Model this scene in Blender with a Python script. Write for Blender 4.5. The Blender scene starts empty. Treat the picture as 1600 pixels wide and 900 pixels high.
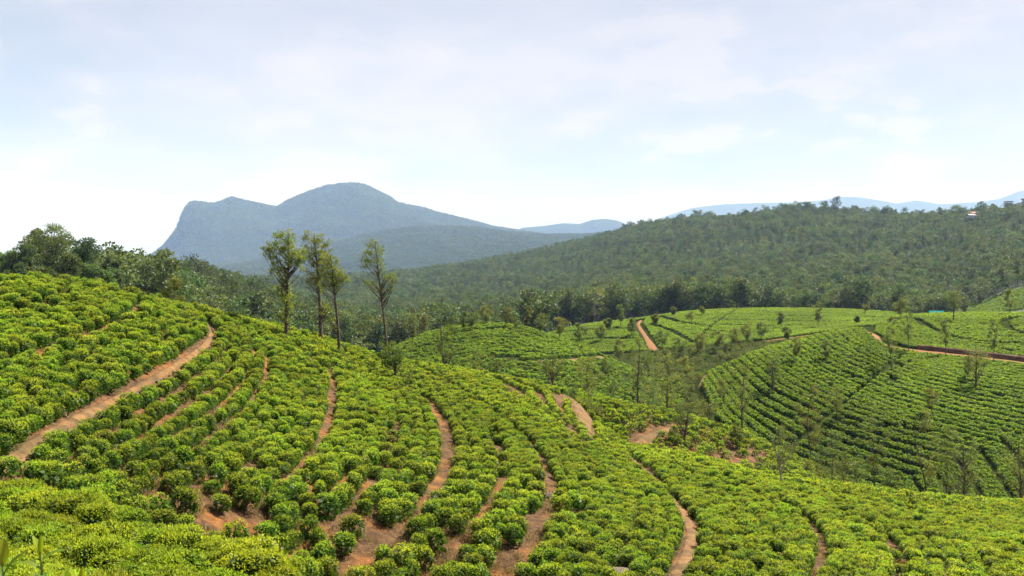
import bpy, math, random
import numpy as np
from mathutils import Vector

# ------------------------------------------------------------------ camera, sky, sun, exposure
scn = bpy.context.scene
COL = scn.collection
F, HOR = 1500.0, 450.0                      # focal length in photo pixels, horizon row
cam = bpy.data.cameras.new('camera')
cam.sensor_width = 36.0
cam.lens = F / 1600 * 36
cam.clip_start = 0.1
cam.clip_end = 60000
camo = bpy.data.objects.new('camera', cam)
camo.rotation_euler = (math.radians(90), 0, 0)
COL.objects.link(camo)
scn.camera = camo

SUN_DIR = Vector((0.58, 0.44, 0.92)).normalized()
SUN_EL = math.asin(SUN_DIR.z)
SUN_AZ = math.atan2(SUN_DIR.x, SUN_DIR.y)
sun = bpy.data.lights.new('sun', 'SUN')
sun.energy = 5.0
sun.angle = math.radians(0.5)
sun.color = (1.0, 0.955, 0.87)
suno = bpy.data.objects.new('sun', sun)
suno.rotation_euler = SUN_DIR.to_track_quat('Z', 'Y').to_euler()
suno.location = (60, 60, 120)
COL.objects.link(suno)

world = bpy.data.worlds.new('World')
scn.world = world
world.use_nodes = True
wn, wl = world.node_tree.nodes, world.node_tree.links
wn.clear()
def N(tree, typ, **kw):
    n = tree.nodes.new(typ)
    for k, v in kw.items():
        setattr(n, k, v)
    return n
wt = world.node_tree
w_out = N(wt, 'ShaderNodeOutputWorld')
w_sky = N(wt, 'ShaderNodeTexSky', sky_type='NISHITA', sun_disc=False)
w_sky.sun_elevation = SUN_EL
w_sky.sun_rotation = SUN_AZ
w_sky.altitude = 1500
w_sky.air_density = 1.0
w_sky.dust_density = 2.5
w_sky.ozone_density = 1.0
w_bg = N(wt, 'ShaderNodeBackground')
w_bg.inputs['Strength'].default_value = 0.026
wl.new(w_sky.outputs[0], w_bg.inputs['Color'])
# thin cloud deck: direction projected on a plane overhead, two scales of noise
w_tc = N(wt, 'ShaderNodeTexCoord')
w_sep = N(wt, 'ShaderNodeSeparateXYZ')
wl.new(w_tc.outputs['Generated'], w_sep.inputs[0])
w_add = N(wt, 'ShaderNodeMath', operation='MAXIMUM')
wl.new(w_sep.outputs['Z'], w_add.inputs[0]); w_add.inputs[1].default_value = 0.0
w_add2 = N(wt, 'ShaderNodeMath', operation='ADD')
wl.new(w_add.outputs[0], w_add2.inputs[0]); w_add2.inputs[1].default_value = 0.10
w_dx = N(wt, 'ShaderNodeMath', operation='DIVIDE'); wl.new(w_sep.outputs['X'], w_dx.inputs[0]); wl.new(w_add2.outputs[0], w_dx.inputs[1])
w_dy = N(wt, 'ShaderNodeMath', operation='DIVIDE'); wl.new(w_sep.outputs['Y'], w_dy.inputs[0]); wl.new(w_add2.outputs[0], w_dy.inputs[1])
w_cmb = N(wt, 'ShaderNodeCombineXYZ'); wl.new(w_dx.outputs[0], w_cmb.inputs[0]); wl.new(w_dy.outputs[0], w_cmb.inputs[1])
w_n1 = N(wt, 'ShaderNodeTexNoise'); w_n1.inputs['Scale'].default_value = 0.55; w_n1.inputs['Detail'].default_value = 7; w_n1.inputs['Roughness'].default_value = 0.55; w_n1.inputs['Distortion'].default_value = 0.3
w_map = N(wt, 'ShaderNodeMapping'); w_map.inputs['Location'].default_value = (1.85, 7.32, 0.0)
wl.new(w_cmb.outputs[0], w_map.inputs[0]); wl.new(w_map.outputs[0], w_n1.inputs['Vector'])
w_r1 = N(wt, 'ShaderNodeMapRange', clamp=True); w_r1.inputs['From Min'].default_value = 0.36; w_r1.inputs['From Max'].default_value = 0.62
w_r1.inputs['To Min'].default_value = 0.55; w_r1.inputs['To Max'].default_value = 0.97
wl.new(w_n1.outputs[0], w_r1.inputs['Value'])
# lumpy cumulus in direction space
w_n2 = N(wt, 'ShaderNodeTexNoise'); w_n2.inputs['Scale'].default_value = 6.5; w_n2.inputs['Detail'].default_value = 8; w_n2.inputs['Roughness'].default_value = 0.55
w_map2 = N(wt, 'ShaderNodeMapping'); w_map2.inputs['Scale'].default_value = (1.0, 1.0, 2.6); w_map2.inputs['Location'].default_value = (5.14, 3.86, 5.20)
wl.new(w_tc.outputs['Generated'], w_map2.inputs[0]); wl.new(w_map2.outputs[0], w_n2.inputs['Vector'])
w_r2 = N(wt, 'ShaderNodeMapRange', clamp=True); w_r2.inputs['From Min'].default_value = 0.46; w_r2.inputs['From Max'].default_value = 0.58
w_low = N(wt, 'ShaderNodeMapRange', clamp=True)          # banks pile up towards the horizon, as seen edge-on
w_low.inputs['From Min'].default_value = 0.03; w_low.inputs['From Max'].default_value = 0.30
w_low.inputs['To Min'].default_value = 0.03; w_low.inputs['To Max'].default_value = -0.03
wl.new(w_sep.outputs['Z'], w_low.inputs['Value'])
w_ladd = N(wt, 'ShaderNodeMath', operation='ADD'); wl.new(w_n2.outputs[0], w_ladd.inputs[0]); wl.new(w_low.outputs[0], w_ladd.inputs[1])
wl.new(w_ladd.outputs[0], w_r2.inputs['Value'])
w_ccol = N(wt, 'ShaderNodeMixRGB'); w_ccol.inputs[1].default_value = (0.205, 0.200, 0.214, 1); w_ccol.inputs[2].default_value = (0.242, 0.222, 0.226, 1)
wl.new(w_r2.outputs[0], w_ccol.inputs[0])
w_max = N(wt, 'ShaderNodeMath', operation='MAXIMUM')
w_r3 = N(wt, 'ShaderNodeMath', operation='MULTIPLY'); wl.new(w_r2.outputs[0], w_r3.inputs[0]); w_r3.inputs[1].default_value = 0.85
wl.new(w_r1.outputs[0], w_max.inputs[0]); wl.new(w_r3.outputs[0], w_max.inputs[1])
w_cb = N(wt, 'ShaderNodeBackground'); wl.new(w_ccol.outputs[0], w_cb.inputs['Color']); w_cb.inputs['Strength'].default_value = 1.0
w_mix = N(wt, 'ShaderNodeMixShader')
wl.new(w_max.outputs[0], w_mix.inputs[0]); wl.new(w_bg.outputs[0], w_mix.inputs[1]); wl.new(w_cb.outputs[0], w_mix.inputs[2])
wl.new(w_mix.outputs[0], w_out.inputs['Surface'])

vs = scn.view_settings
vs.view_transform = 'Standard'; vs.look = 'None'; vs.exposure = 1.66; vs.gamma = 1.0; vs.use_curve_mapping = False
scn.render.engine = 'CYCLES'
cy = scn.cycles
cy.use_denoising = True
cy.max_bounces = 6; cy.diffuse_bounces = 3; cy.glossy_bounces = 2; cy.transmission_bounces = 4
cy.transparent_max_bounces = 8; cy.volume_bounces = 1
cy.caustics_reflective = False; cy.caustics_refractive = False
HAZE_DENSITY = 0.63e-4

rng = np.random.default_rng(7)
random.seed(7)

# ------------------------------------------------------------------ terrain model
# each line: (column, distance, row of the tea tops there); lines run from near to far
TEA = 0.7
LINES = [
 [(-900,0.8,3300),(0,0.8,3100),(800,0.8,3200),(2400,0.8,3300)],
 [(-900,2.5,1080),(0,2.5,1090),(300,2.5,1130),(800,2.5,1210),(2400,2.5,1350)],
 [(-900,13,850),(0,13,898),(200,12.5,945),(400,12,1010),(600,12,1080),(800,12,1150),(1600,12,1200),(2400,12,1220)],
 [(-900,24,720),(-400,22,740),(0,21,757),(100,20.5,772),(200,19.5,800),(300,18.5,835),(400,17.5,868),(500,16.5,910),(600,16,960),(800,15,1050),(1000,14.5,1120),(1600,14.5,1180),(2400,14.5,1200)],
 [(-900,28,690),(-400,25.5,705),(0,24.5,708),(100,25,738),(200,26,778),(300,27,818),(400,28,852),(500,29,885),(600,29,905),(800,29,940),(1000,27,950),(1200,27,930),(1400,28,910),(1600,29,900),(2000,30,890),(2400,30,890)],
 [(-900,32,620),(-400,29,640),(0,28,640),(200,30.5,690),(400,33,750),(600,35,790),(800,36,810),(1000,33,860),(1200,33,865),(1400,34,865),(1600,36,860),(2000,38,860)],
 [(-900,38,560),(-400,34,560),(0,33.5,560),(200,36.5,600),(400,40,665),(600,43,690),(800,46,720),(1000,42,790),(1200,41,815),(1400,43,825),(1600,46,828),(2000,50,835)],
 [(-900,46,500),(-400,41,490),(0,40.5,485),(200,42,520),(400,48,580),(600,58,615),(800,64,645),(1000,54,740),(1200,52,775),(1400,56,790),(1600,60,802),(2000,66,815)],
 [(-900,54,460),(-400,46,438),(0,47,427),(100,49,432),(200,51,452),(300,55,476),(400,62,500),(500,72,524),(600,82,556),(700,90,571),(800,95,589),(860,97,602),(900,97,612),(925,91,645),(960,82,690),(1000,76,698),(1100,70,713),(1200,68,743),(1300,70,754),(1400,74,766),(1500,78,776),(1600,82,782),(2000,95,800)],
 [(-900,66,500),(0,56,470),(200,60,500),(400,70,530),(600,89,580),(800,99,603),(900,100,618),(950,94,682),(1000,89,703),(1100,88,726),(1200,88,755),(1300,92,770),(1400,97,790),(1600,105,812),(2000,120,820)],
 [(-900,90,560),(0,80,530),(400,95,600),(600,102,615),(800,104,608),(870,104,609),(900,105,612),(950,107,622),(1000,109,634),(1050,111,642),(1100,113,656),(1150,114,670),(1200,115,693),(1250,116,717),(1300,117,742),(1350,118,765),(1400,118,790),(1600,122,830),(2000,130,850)],
 [(-900,130,560),(0,130,530),(200,130,560),(400,130,690),(600,132,645),(700,135,625),(800,140,622),(900,138,645),(1000,138,668),(1100,136,700),(1200,134,735),(1300,132,768),(1400,128,790),(1600,128,800),(2000,134,810)],
 [(-900,180,510),(0,180,492),(200,185,503),(400,185,620),(600,185,575),(700,180,560),(800,180,560),(900,175,580),(1000,185,607),(1050,178,622),(1100,160,628),(1200,156,640),(1300,153,655),(1400,153,650),(1500,153,640),(1600,153,640),(2000,153,660)],
 [(-900,230,490),(0,230,478),(200,230,485),(400,230,575),(600,230,550),(650,232,524),(700,232,511),(760,232,504),(800,232,506),(850,230,519),(900,225,537),(950,220,556),(1000,214,585),(1050,200,595),(1090,188,586),(1150,186,561),(1200,190,541),(1250,195,528),(1300,200,517),(1350,203,510),(1370,202,517),(1400,197,538),(1500,191,549),(1600,187,560),(2000,178,590)],
 [(-900,260,480),(0,260,474),(200,260,480),(400,260,555),(600,260,575),(700,255,545),(800,252,530),(900,245,558),(1000,236,568),(1050,225,590),(1100,216,592),(1200,215,562),(1300,224,532),(1350,228,514),(1400,242,493),(1450,250,490),(1500,255,488),(1600,255,488),(2000,262,490)],
 [(-900,300,474),(0,300,470),(200,300,475),(400,300,535),(600,300,565),(800,290,545),(900,282,550),(950,274,549),(1000,266,546),(1100,266,538),(1200,276,528),(1300,292,515),(1350,302,507),(1400,312,506),(1600,322,510),(2000,330,510)],
 [(-900,345,470),(0,345,465),(200,345,470),(400,345,520),(600,345,560),(800,345,540),(850,345,522),(900,348,509),(950,356,502),(1000,365,497),(1050,375,489),(1100,385,484),(1200,395,481),(1300,400,482),(1390,400,487),(1500,400,500),(1600,400,508),(2000,410,510)],
 [(-900,450,455),(0,450,440),(200,450,440),(300,450,452),(400,450,484),(600,450,538),(800,450,522),(900,450,514),(1000,450,507),(1140,450,501),(1400,450,503),(1500,450,498),(1600,450,484),(2000,450,440)],
 [(-900,650,450),(200,650,442),(300,650,455),(400,650,488),(600,650,514),(800,650,500),(1000,650,477),(1200,640,470),(1400,620,472),(1500,600,476),(1600,530,450),(2000,530,400)],
 [(-900,1100,450),(200,1100,447),(400,1100,468),(600,1100,470),(800,1100,458),(1000,1000,434),(1200,950,422),(1400,900,412),(1600,850,402),(2000,850,390)],
 [(-900,1600,440),(0,1600,436),(400,1600,445),(600,1700,436),(800,1800,408),(900,1800,387),(980,1750,367),(1050,1650,353),(1100,1600,349),(1200,1500,342),(1250,1450,338),(1300,1450,343),(1400,1400,347),(1500,1300,345),(1600,1200,337),(2000,1200,330)],
 [(-900,2600,490),(900,2600,480),(2400,2600,480)],
 [(-900,18000,456),(2400,18000,456)],
]

def pchip(x, y, xq):
    x = np.asarray(x, float); y = np.asarray(y, float)
    h = np.diff(x); dl = np.diff(y) / h
    m = np.zeros_like(y)
    if len(x) > 2:
        w1 = 2 * h[1:] + h[:-1]; w2 = h[1:] + 2 * h[:-1]
        ok = dl[:-1] * dl[1:] > 0
        with np.errstate(divide='ignore', invalid='ignore'):
            hm = (w1 + w2) / (w1 / dl[:-1] + w2 / dl[1:])
        m[1:-1] = np.where(ok, hm, 0)
    m[0] = dl[0]; m[-1] = dl[-1]
    xc = np.clip(xq, x[0], x[-1])
    i = np.clip(np.searchsorted(x, xc, side='right') - 1, 0, len(x) - 2)
    t = (xc - x[i]) / h[i]
    return ((1 + 2 * t) * (1 - t) ** 2 * y[i] + t * (1 - t) ** 2 * h[i] * m[i]
            + t * t * (3 - 2 * t) * y[i + 1] + t * t * (t - 1) * h[i] * m[i + 1])

PXG = np.arange(-1500, 3101, 10.0)
LDG = np.linspace(math.log(0.8), math.log(18000), 900)
def smooth1(a, k=3):
    p = np.pad(a, k, mode='edge')
    ker = np.ones(2 * k + 1) / (2 * k + 1)
    return np.convolve(p, ker, mode='valid')
_ld, _py = [], []
for ln in LINES:
    a = np.array(ln, float)
    _ld.append(smooth1(pchip(a[:, 0], np.log(a[:, 1]), PXG), 2))
    _py.append(smooth1(pchip(a[:, 0], a[:, 2], PXG), 2))
_ld = np.array(_ld); _py = np.array(_py)
for k in range(1, len(_ld)):
    _ld[k] = np.maximum(_ld[k], _ld[k - 1] + 0.025)
PY = np.zeros((len(PXG), len(LDG)))
for i in range(len(PXG)):
    PY[i] = pchip(_ld[:, i], _py[:, i], LDG)

def line_d(k, px):
    return np.exp(np.interp(px, PXG, _ld[k]))

def py_top(px, d):
    u = np.clip((np.asarray(px, float) - PXG[0]) / 10.0, 0, len(PXG) - 1.001)
    v = np.clip((np.log(np.maximum(d, 0.81)) - LDG[0]) / (LDG[1] - LDG[0]), 0, len(LDG) - 1.001)
    i = u.astype(int); j = v.astype(int); fu = u - i; fv = v - j
    return (PY[i, j] * (1 - fu) * (1 - fv) + PY[i + 1, j] * fu * (1 - fv) + PY[i, j + 1] * (1 - fu) * fv + PY[i + 1, j + 1] * fu * fv)

def ground_z(x, y):
    x = np.asarray(x, float); y = np.asarray(y, float)
    yy = np.maximum(y, 0.81)
    return -(py_top(800 + F * x / yy, yy) - HOR) / F * yy - TEA

def px_of(x, y):
    return 800 + F * np.asarray(x) / np.asarray(y)

def hit(px, py, k0, k1, n=260):
    """distance at which the tea tops between lines k0 and k1 appear at photo row py"""
    px = np.atleast_1d(np.asarray(px, float)); py = np.atleast_1d(np.asarray(py, float))
    a = np.interp(px, PXG, _ld[k0]); b = np.interp(px, PXG, _ld[k1])
    t = np.linspace(0, 1, n)
    L = a[:, None] + (b - a)[:, None] * t[None]
    R = py_top(np.repeat(px[:, None], n, 1), np.exp(L))
    below = R <= py[:, None]
    j = np.where(below.any(1), below.argmax(1), np.argmin(R, 1))
    j0 = np.maximum(j - 1, 0)
    r0 = R[np.arange(len(px)), j0]; r1 = R[np.arange(len(px)), j]
    f = np.clip(np.where(np.abs(r1 - r0) > 1e-6, (py - r0) / (r1 - r0 + 1e-12), 1), 0, 1)
    return np.exp(L[np.arange(len(px)), j0] * (1 - f) + L[np.arange(len(px)), j] * f)

def world_pts(px, py, k0, k1):
    d = hit(px, py, k0, k1)
    x = (np.asarray(px, float) - 800) / F * d
    return np.stack([x, d], 1)

# what stands before: lowest photo row reached by nearer tea / canopy, for leaving out what nothing shows
RUN = np.minimum.accumulate(PY, axis=1)
def hidden(px, d, top_row, margin=14, back=0.03):
    u = np.clip(np.rint((np.asarray(px) - PXG[0]) / 10.0).astype(int), 0, len(PXG) - 1)
    v = np.clip(((np.log(d) - back - LDG[0]) / (LDG[1] - LDG[0])).astype(int), 0, len(LDG) - 1)
    return top_row > RUN[u, v] + margin

# ------------------------------------------------------------------ numpy helpers
def vnoise(x, y, seed=0):
    """smooth value noise in -1..1"""
    xi = np.floor(x).astype(np.int64); yi = np.floor(y).astype(np.int64)
    fx = x - xi; fy = y - yi
    fx = fx * fx * (3 - 2 * fx); fy = fy * fy * (3 - 2 * fy)
    def h(a, b):
        n = (a * 374761393 + b * 668265263 + seed * 974711) & 0x7fffffff
        n = ((n ^ (n >> 13)) * 1274126177) & 0x7fffffff
        return ((n ^ (n >> 16)) & 0xffff) / 32767.5 - 1
    return (h(xi, yi) * (1 - fx) + h(xi + 1, yi) * fx) * (1 - fy) + (h(xi, yi + 1) * (1 - fx) + h(xi + 1, yi + 1) * fx) * fy
def fbm(x, y, octs=4, seed=0):
    s = 0; a = 1.0; t = 0
    for o in range(octs):
        s = s + a * vnoise(x * 2 ** o, y * 2 ** o, seed + o * 17); t += a; a *= 0.5
    return s / t

def mesh_from(name, V, faces, mats, attr=None, smooth=False, mat_index=None):
    me = bpy.data.meshes.new(name)
    V = np.asarray(V, np.float32)
    if isinstance(faces, np.ndarray):
        k = faces.shape[1]; nf = len(faces)
        me.vertices.add(len(V)); me.vertices.foreach_set('co', V.ravel())
        me.loops.add(nf * k); me.loops.foreach_set('vertex_index', faces.astype(np.int32).ravel())
        me.polygons.add(nf); me.polygons.foreach_set('loop_start', np.arange(nf, dtype=np.int32) * k)
        me.update(calc_edges=True)
    else:
        me.from_pydata(V.tolist(), [], faces)
    for m in (mats if isinstance(mats, (list, tuple)) else [mats]):
        me.materials.append(m)
    if mat_index is not None:
        me.polygons.foreach_set('material_index', np.asarray(mat_index, np.int32))
    if attr:
        for an, av in attr.items():
            at = me.attributes.new(an, 'FLOAT', 'POINT')
            at.data.foreach_set('value', np.asarray(av, np.float32))
    if smooth:
        me.polygons.foreach_set('use_smooth', np.ones(len(me.polygons), bool))
    me.validate(); me.update()
    return me

def obj(name, me, parent=None, loc=(0, 0, 0), rotz=0.0, scale=None, **props):
    o = bpy.data.objects.new(name, me)
    o.location = loc; o.rotation_euler = (0, 0, rotz)
    if scale is not None:
        o.scale = scale if hasattr(scale, '__len__') else (scale,) * 3
    if parent is not None:
        o.parent = parent
    COL.objects.link(o)
    for k, v in props.items():
        o[k] = v
    return o

def unit(a):
    return a / np.maximum(np.linalg.norm(a, axis=-1, keepdims=True), 1e-9)

def leaves(P, Nn, size, aspect=0.42, upright=(0.2, 0.9), rg=rng, jitter=0.5, fold=0.12):
    """rhombic leaves growing from points P with outward normals Nn"""
    n = len(P)
    r = rg.normal(size=(n, 3))
    tan = unit(r - (r * Nn).sum(1, keepdims=True) * Nn)
    u = rg.uniform(upright[0], upright[1], (n, 1))
    a = unit(Nn * u + tan * (1 - u) + rg.normal(size=(n, 3)) * 0.15 * jitter)
    r2 = rg.normal(size=(n, 3)) * jitter + np.cross(a, Nn)
    w = unit(r2 - (r2 * a).sum(1, keepdims=True) * a)
    nn = np.cross(a, w)
    l = (size * rg.uniform(0.7, 1.25, (n, 1)))
    wd = l * aspect
    mid = P + a * l * 0.5 + nn * l * fold
    V = np.stack([P, mid + w * wd * 0.5, P + a * l, mid - w * wd * 0.5], 1).reshape(-1, 3)
    Fc = np.arange(n * 4).reshape(n, 4)
    return V, Fc

def tube(pts, rad, sides=6):
    pts = np.asarray(pts, float); n = len(pts)
    V = []; Fc = []
    tang = np.gradient(pts, axis=0)
    tang = unit(tang)
    ref = np.array([0.31, 0.93, 0.2])
    for i in range(n):
        a = unit(np.cross(tang[i], ref)); b = np.cross(tang[i], a)
        for s in range(sides):
            t = 2 * math.pi * s / sides
            V.append(pts[i] + (a * math.cos(t) + b * math.sin(t)) * rad[i])
    for i in range(n - 1):
        for s in range(sides):
            s2 = (s + 1) % sides
            Fc.append((i * sides + s, i * sides + s2, (i + 1) * sides + s2, (i + 1) * sides + s))
    return np.array(V), np.array(Fc)

def cat(parts):
    V = []; Fc = []; o = 0
    for v, f in parts:
        V.append(v); Fc.append(f + o); o += len(v)
    return np.concatenate(V), np.concatenate(Fc)

# ------------------------------------------------------------------ materials
def mat(name):
    m = bpy.data.materials.new(name); m.use_nodes = True
    t = m.node_tree; t.nodes.clear()
    return m, t

def ramp(t, stops):
    r = t.nodes.new('ShaderNodeValToRGB')
    e = r.color_ramp.elements
    while len(e) < len(stops):
        e.new(0.5)
    for el, (p, c) in zip(e, stops):
        el.position = p; el.color = (*c, 1)
    return r

def leaf_mat(name, stops, trans=0.3, rough=0.45, spec=0.35, vary=0.25, tcol=None, hue=0.02, patch=None):
    m, t = mat(name)
    at = N(t, 'ShaderNodeAttribute', attribute_name='tone')
    rp = ramp(t, stops)
    oi = N(t, 'ShaderNodeObjectInfo')
    t.links.new(at.outputs['Fac'], rp.inputs[0])
    hsv = N(t, 'ShaderNodeHueSaturation')
    mr = N(t, 'ShaderNodeMapRange'); mr.inputs['To Min'].default_value = 1 - vary; mr.inputs['To Max'].default_value = 1 + vary
    t.links.new(oi.outputs['Random'], mr.inputs['Value'])
    mh = N(t, 'ShaderNodeMath', operation='MULTIPLY'); mh.inputs[1].default_value = 7.31
    fr = N(t, 'ShaderNodeMath', operation='FRACT')
    t.links.new(oi.outputs['Random'], mh.inputs[0]); t.links.new(mh.outputs[0], fr.inputs[0])
    mr2 = N(t, 'ShaderNodeMapRange'); mr2.inputs['To Min'].default_value = 0.5 - hue; mr2.inputs['To Max'].default_value = 0.5 + hue
    t.links.new(fr.outputs[0], mr2.inputs['Value'])
    t.links.new(mr2.outputs[0], hsv.inputs['Hue'])
    val = mr.outputs[0]
    if patch:
        ge = N(t, 'ShaderNodeNewGeometry')
        nz = N(t, 'ShaderNodeTexNoise'); nz.inputs['Scale'].default_value = patch[0]; nz.inputs['Detail'].default_value = 2
        t.links.new(ge.outputs['Position'], nz.inputs['Vector'])
        pr = N(t, 'ShaderNodeMapRange'); pr.inputs['From Min'].default_value = 0.3; pr.inputs['From Max'].default_value = 0.7
        pr.inputs['To Min'].default_value = 1 - patch[1]; pr.inputs['To Max'].default_value = 1 + patch[1]
        t.links.new(nz.outputs[0], pr.inputs['Value'])
        mu = N(t, 'ShaderNodeMath', operation='MULTIPLY')
        t.links.new(val, mu.inputs[0]); t.links.new(pr.outputs[0], mu.inputs[1]); val = mu.outputs[0]
    t.links.new(val, hsv.inputs['Value'])
    t.links.new(rp.outputs[0], hsv.inputs['Color'])
    p = N(t, 'ShaderNodeBsdfPrincipled')
    p.inputs['Roughness'].default_value = rough
    p.inputs['Specular IOR Level'].default_value = spec
    t.links.new(hsv.outputs[0], p.inputs['Base Color'])
    tr = N(t, 'ShaderNodeBsdfTranslucent')
    tm = N(t, 'ShaderNodeMixRGB', blend_type='MULTIPLY'); tm.inputs[0].default_value = 1.0
    tm.inputs[2].default_value = (*(tcol or (1.4, 1.3, 0.45)), 1)
    t.links.new(hsv.outputs[0], tm.inputs[1]); t.links.new(tm.outputs[0], tr.inputs['Color'])
    mx = N(t, 'ShaderNodeMixShader'); mx.inputs[0].default_value = trans
    t.links.new(p.outputs[0], mx.inputs[1]); t.links.new(tr.outputs[0], mx.inputs[2])
    o = N(t, 'ShaderNodeOutputMaterial'); t.links.new(mx.outputs[0], o.inputs[0])
    return m

def noise_mat(name, stops, scale=1.0, detail=6, rough=0.9, bump=0.0, bscale=None, bdist=0.1, spec=0.2, scale2=None, stops2=None, mixr=(0.45, 0.6)):
    m, t = mat(name)
    ge = N(t, 'ShaderNodeNewGeometry')
    nz = N(t, 'ShaderNodeTexNoise'); nz.inputs['Scale'].default_value = scale; nz.inputs['Detail'].default_value = detail; nz.inputs['Roughness'].default_value = 0.65
    t.links.new(ge.outputs['Position'], nz.inputs['Vector'])
    rp = ramp(t, stops); t.links.new(nz.outputs[0], rp.inputs[0])
    colo = rp.outputs[0]
    if stops2:
        n2 = N(t, 'ShaderNodeTexNoise'); n2.inputs['Scale'].default_value = scale2; n2.inputs['Detail'].default_value = 5
        t.links.new(ge.outputs['Position'], n2.inputs['Vector'])
        rp2 = ramp(t, stops2); t.links.new(nz.outputs[0], rp2.inputs[0])
        mr = N(t, 'ShaderNodeMapRange', clamp=True); mr.inputs['From Min'].default_value = mixr[0]; mr.inputs['From Max'].default_value = mixr[1]
        t.links.new(n2.outputs[0], mr.inputs['Value'])
        mx = N(t, 'ShaderNodeMixRGB'); t.links.new(mr.outputs[0], mx.inputs[0]); t.links.new(colo, mx.inputs[1]); t.links.new(rp2.outputs[0], mx.inputs[2])
        colo = mx.outputs[0]
    p = N(t, 'ShaderNodeBsdfPrincipled'); p.inputs['Roughness'].default_value = rough; p.inputs['Specular IOR Level'].default_value = spec
    t.links.new(colo, p.inputs['Base Color'])
    if bump:
        b = N(t, 'ShaderNodeBump'); b.inputs['Strength'].default_value = bump; b.inputs['Distance'].default_value = bdist
        nb = N(t, 'ShaderNodeTexNoise'); nb.inputs['Scale'].default_value = bscale or scale * 4; nb.inputs['Detail'].default_value = 6
        t.links.new(ge.outputs['Position'], nb.inputs['Vector'])
        t.links.new(nb.outputs[0], b.inputs['Height']); t.links.new(b.outputs[0], p.inputs['Normal'])
    o = N(t, 'ShaderNodeOutputMaterial'); t.links.new(p.outputs[0], o.inputs[0])
    return m

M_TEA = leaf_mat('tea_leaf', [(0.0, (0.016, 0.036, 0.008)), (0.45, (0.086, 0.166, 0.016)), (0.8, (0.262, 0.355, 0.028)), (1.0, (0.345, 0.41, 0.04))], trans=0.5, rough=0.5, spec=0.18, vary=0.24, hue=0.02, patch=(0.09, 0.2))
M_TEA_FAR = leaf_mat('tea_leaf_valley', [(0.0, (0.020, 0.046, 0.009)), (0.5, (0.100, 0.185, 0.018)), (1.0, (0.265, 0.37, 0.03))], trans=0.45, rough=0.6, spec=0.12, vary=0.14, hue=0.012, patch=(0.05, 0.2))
M_SHOOT = leaf_mat('tea_shoot_leaf', [(0.0, (0.055, 0.13, 0.010)), (1.0, (0.20, 0.25, 0.012))], trans=0.5, rough=0.5, spec=0.25, vary=0.1)
M_GREV = leaf_mat('grevillea_leaf', [(0.0, (0.022, 0.042, 0.010)), (0.5, (0.085, 0.125, 0.018)), (1.0, (0.20, 0.245, 0.032))], trans=0.5, rough=0.5, spec=0.3, vary=0.18, hue=0.02)
M_DRYLEAF = leaf_mat('sparse_tree_leaf', [(0.0, (0.040, 0.058, 0.018)), (0.5, (0.085, 0.118, 0.028)), (1.0, (0.17, 0.20, 0.046))], trans=0.5, rough=0.55, spec=0.3, vary=0.2, hue=0.03)
M_WOOD_LEAF = leaf_mat('forest_leaf', [(0.0, (0.030, 0.048, 0.013)), (0.5, (0.068, 0.108, 0.034)), (1.0, (0.135, 0.172, 0.056))], trans=0.35, rough=0.55, spec=0.25, vary=0.38, hue=0.035, patch=(0.012, 0.22))
M_FAR_LEAF = leaf_mat('far_forest_leaf', [(0.0, (0.035, 0.056, 0.018)), (0.5, (0.075, 0.10, 0.030)), (1.0, (0.13, 0.15, 0.046))], trans=0.2, rough=0.7, spec=0.05, vary=0.12, hue=0.02, patch=(0.003, 0.16))
M_GRASS = leaf_mat('dry_grass_blade', [(0.0, (0.05, 0.07, 0.02)), (0.5, (0.20, 0.15, 0.07)), (1.0, (0.33, 0.25, 0.12))], trans=0.25, rough=0.7, spec=0.2, vary=0.3)
M_BARK = noise_mat('grey_brown_bark', [(0.3, (0.035, 0.026, 0.018)), (0.7, (0.13, 0.105, 0.08))], scale=6, rough=0.9, bump=0.5, bscale=20)
M_PALEBARK = noise_mat('pale_bark', [(0.3, (0.13, 0.11, 0.09)), (0.7, (0.36, 0.32, 0.27))], scale=4, rough=0.85, bump=0.3, bscale=14)
M_STEM = noise_mat('tea_stem', [(0.3, (0.05, 0.033, 0.02)), (0.7, (0.16, 0.12, 0.08))], scale=12, rough=0.9)
M_SOIL = noise_mat('red_soil', [(0.30, (0.028, 0.014, 0.006)), (0.5, (0.070, 0.036, 0.014)), (0.72, (0.120, 0.070, 0.030))], scale=3.2, detail=9, rough=0.95, bump=0.9, bscale=9,
                   scale2=0.55, stops2=[(0.3, (0.075, 0.027, 0.008)), (0.5, (0.15, 0.062, 0.016)), (0.75, (0.22, 0.110, 0.032))], mixr=(0.46, 0.60))
M_PATH = noise_mat('path_earth', [(0.28, (0.080, 0.040, 0.015)), (0.5, (0.150, 0.080, 0.029)), (0.75, (0.205, 0.122, 0.050))], scale=2.2, detail=9, rough=0.95, bump=0.7, bscale=8,
                   scale2=0.9, stops2=[(0.3, (0.055, 0.034, 0.013)), (0.75, (0.125, 0.080, 0.032))], mixr=(0.46, 0.60))
M_REDROAD = noise_mat('red_road_earth', [(0.3, (0.13, 0.052, 0.015)), (0.7, (0.21, 0.100, 0.034))], scale=1.2, rough=0.95, bump=0.6, bscale=5)
M_BANK = noise_mat('cut_bank_earth', [(0.3, (0.045, 0.026, 0.017)), (0.55, (0.10, 0.052, 0.03)), (0.8, (0.24, 0.115, 0.06))], scale=1.1, rough=0.95, bump=0.9, bscale=4)
M_STONE = noise_mat('grey_stone', [(0.3, (0.06, 0.045, 0.034)), (0.6, (0.13, 0.10, 0.075)), (0.8, (0.24, 0.20, 0.16))], scale=5, detail=8, rough=0.85, bump=0.6, bscale=14)
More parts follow.
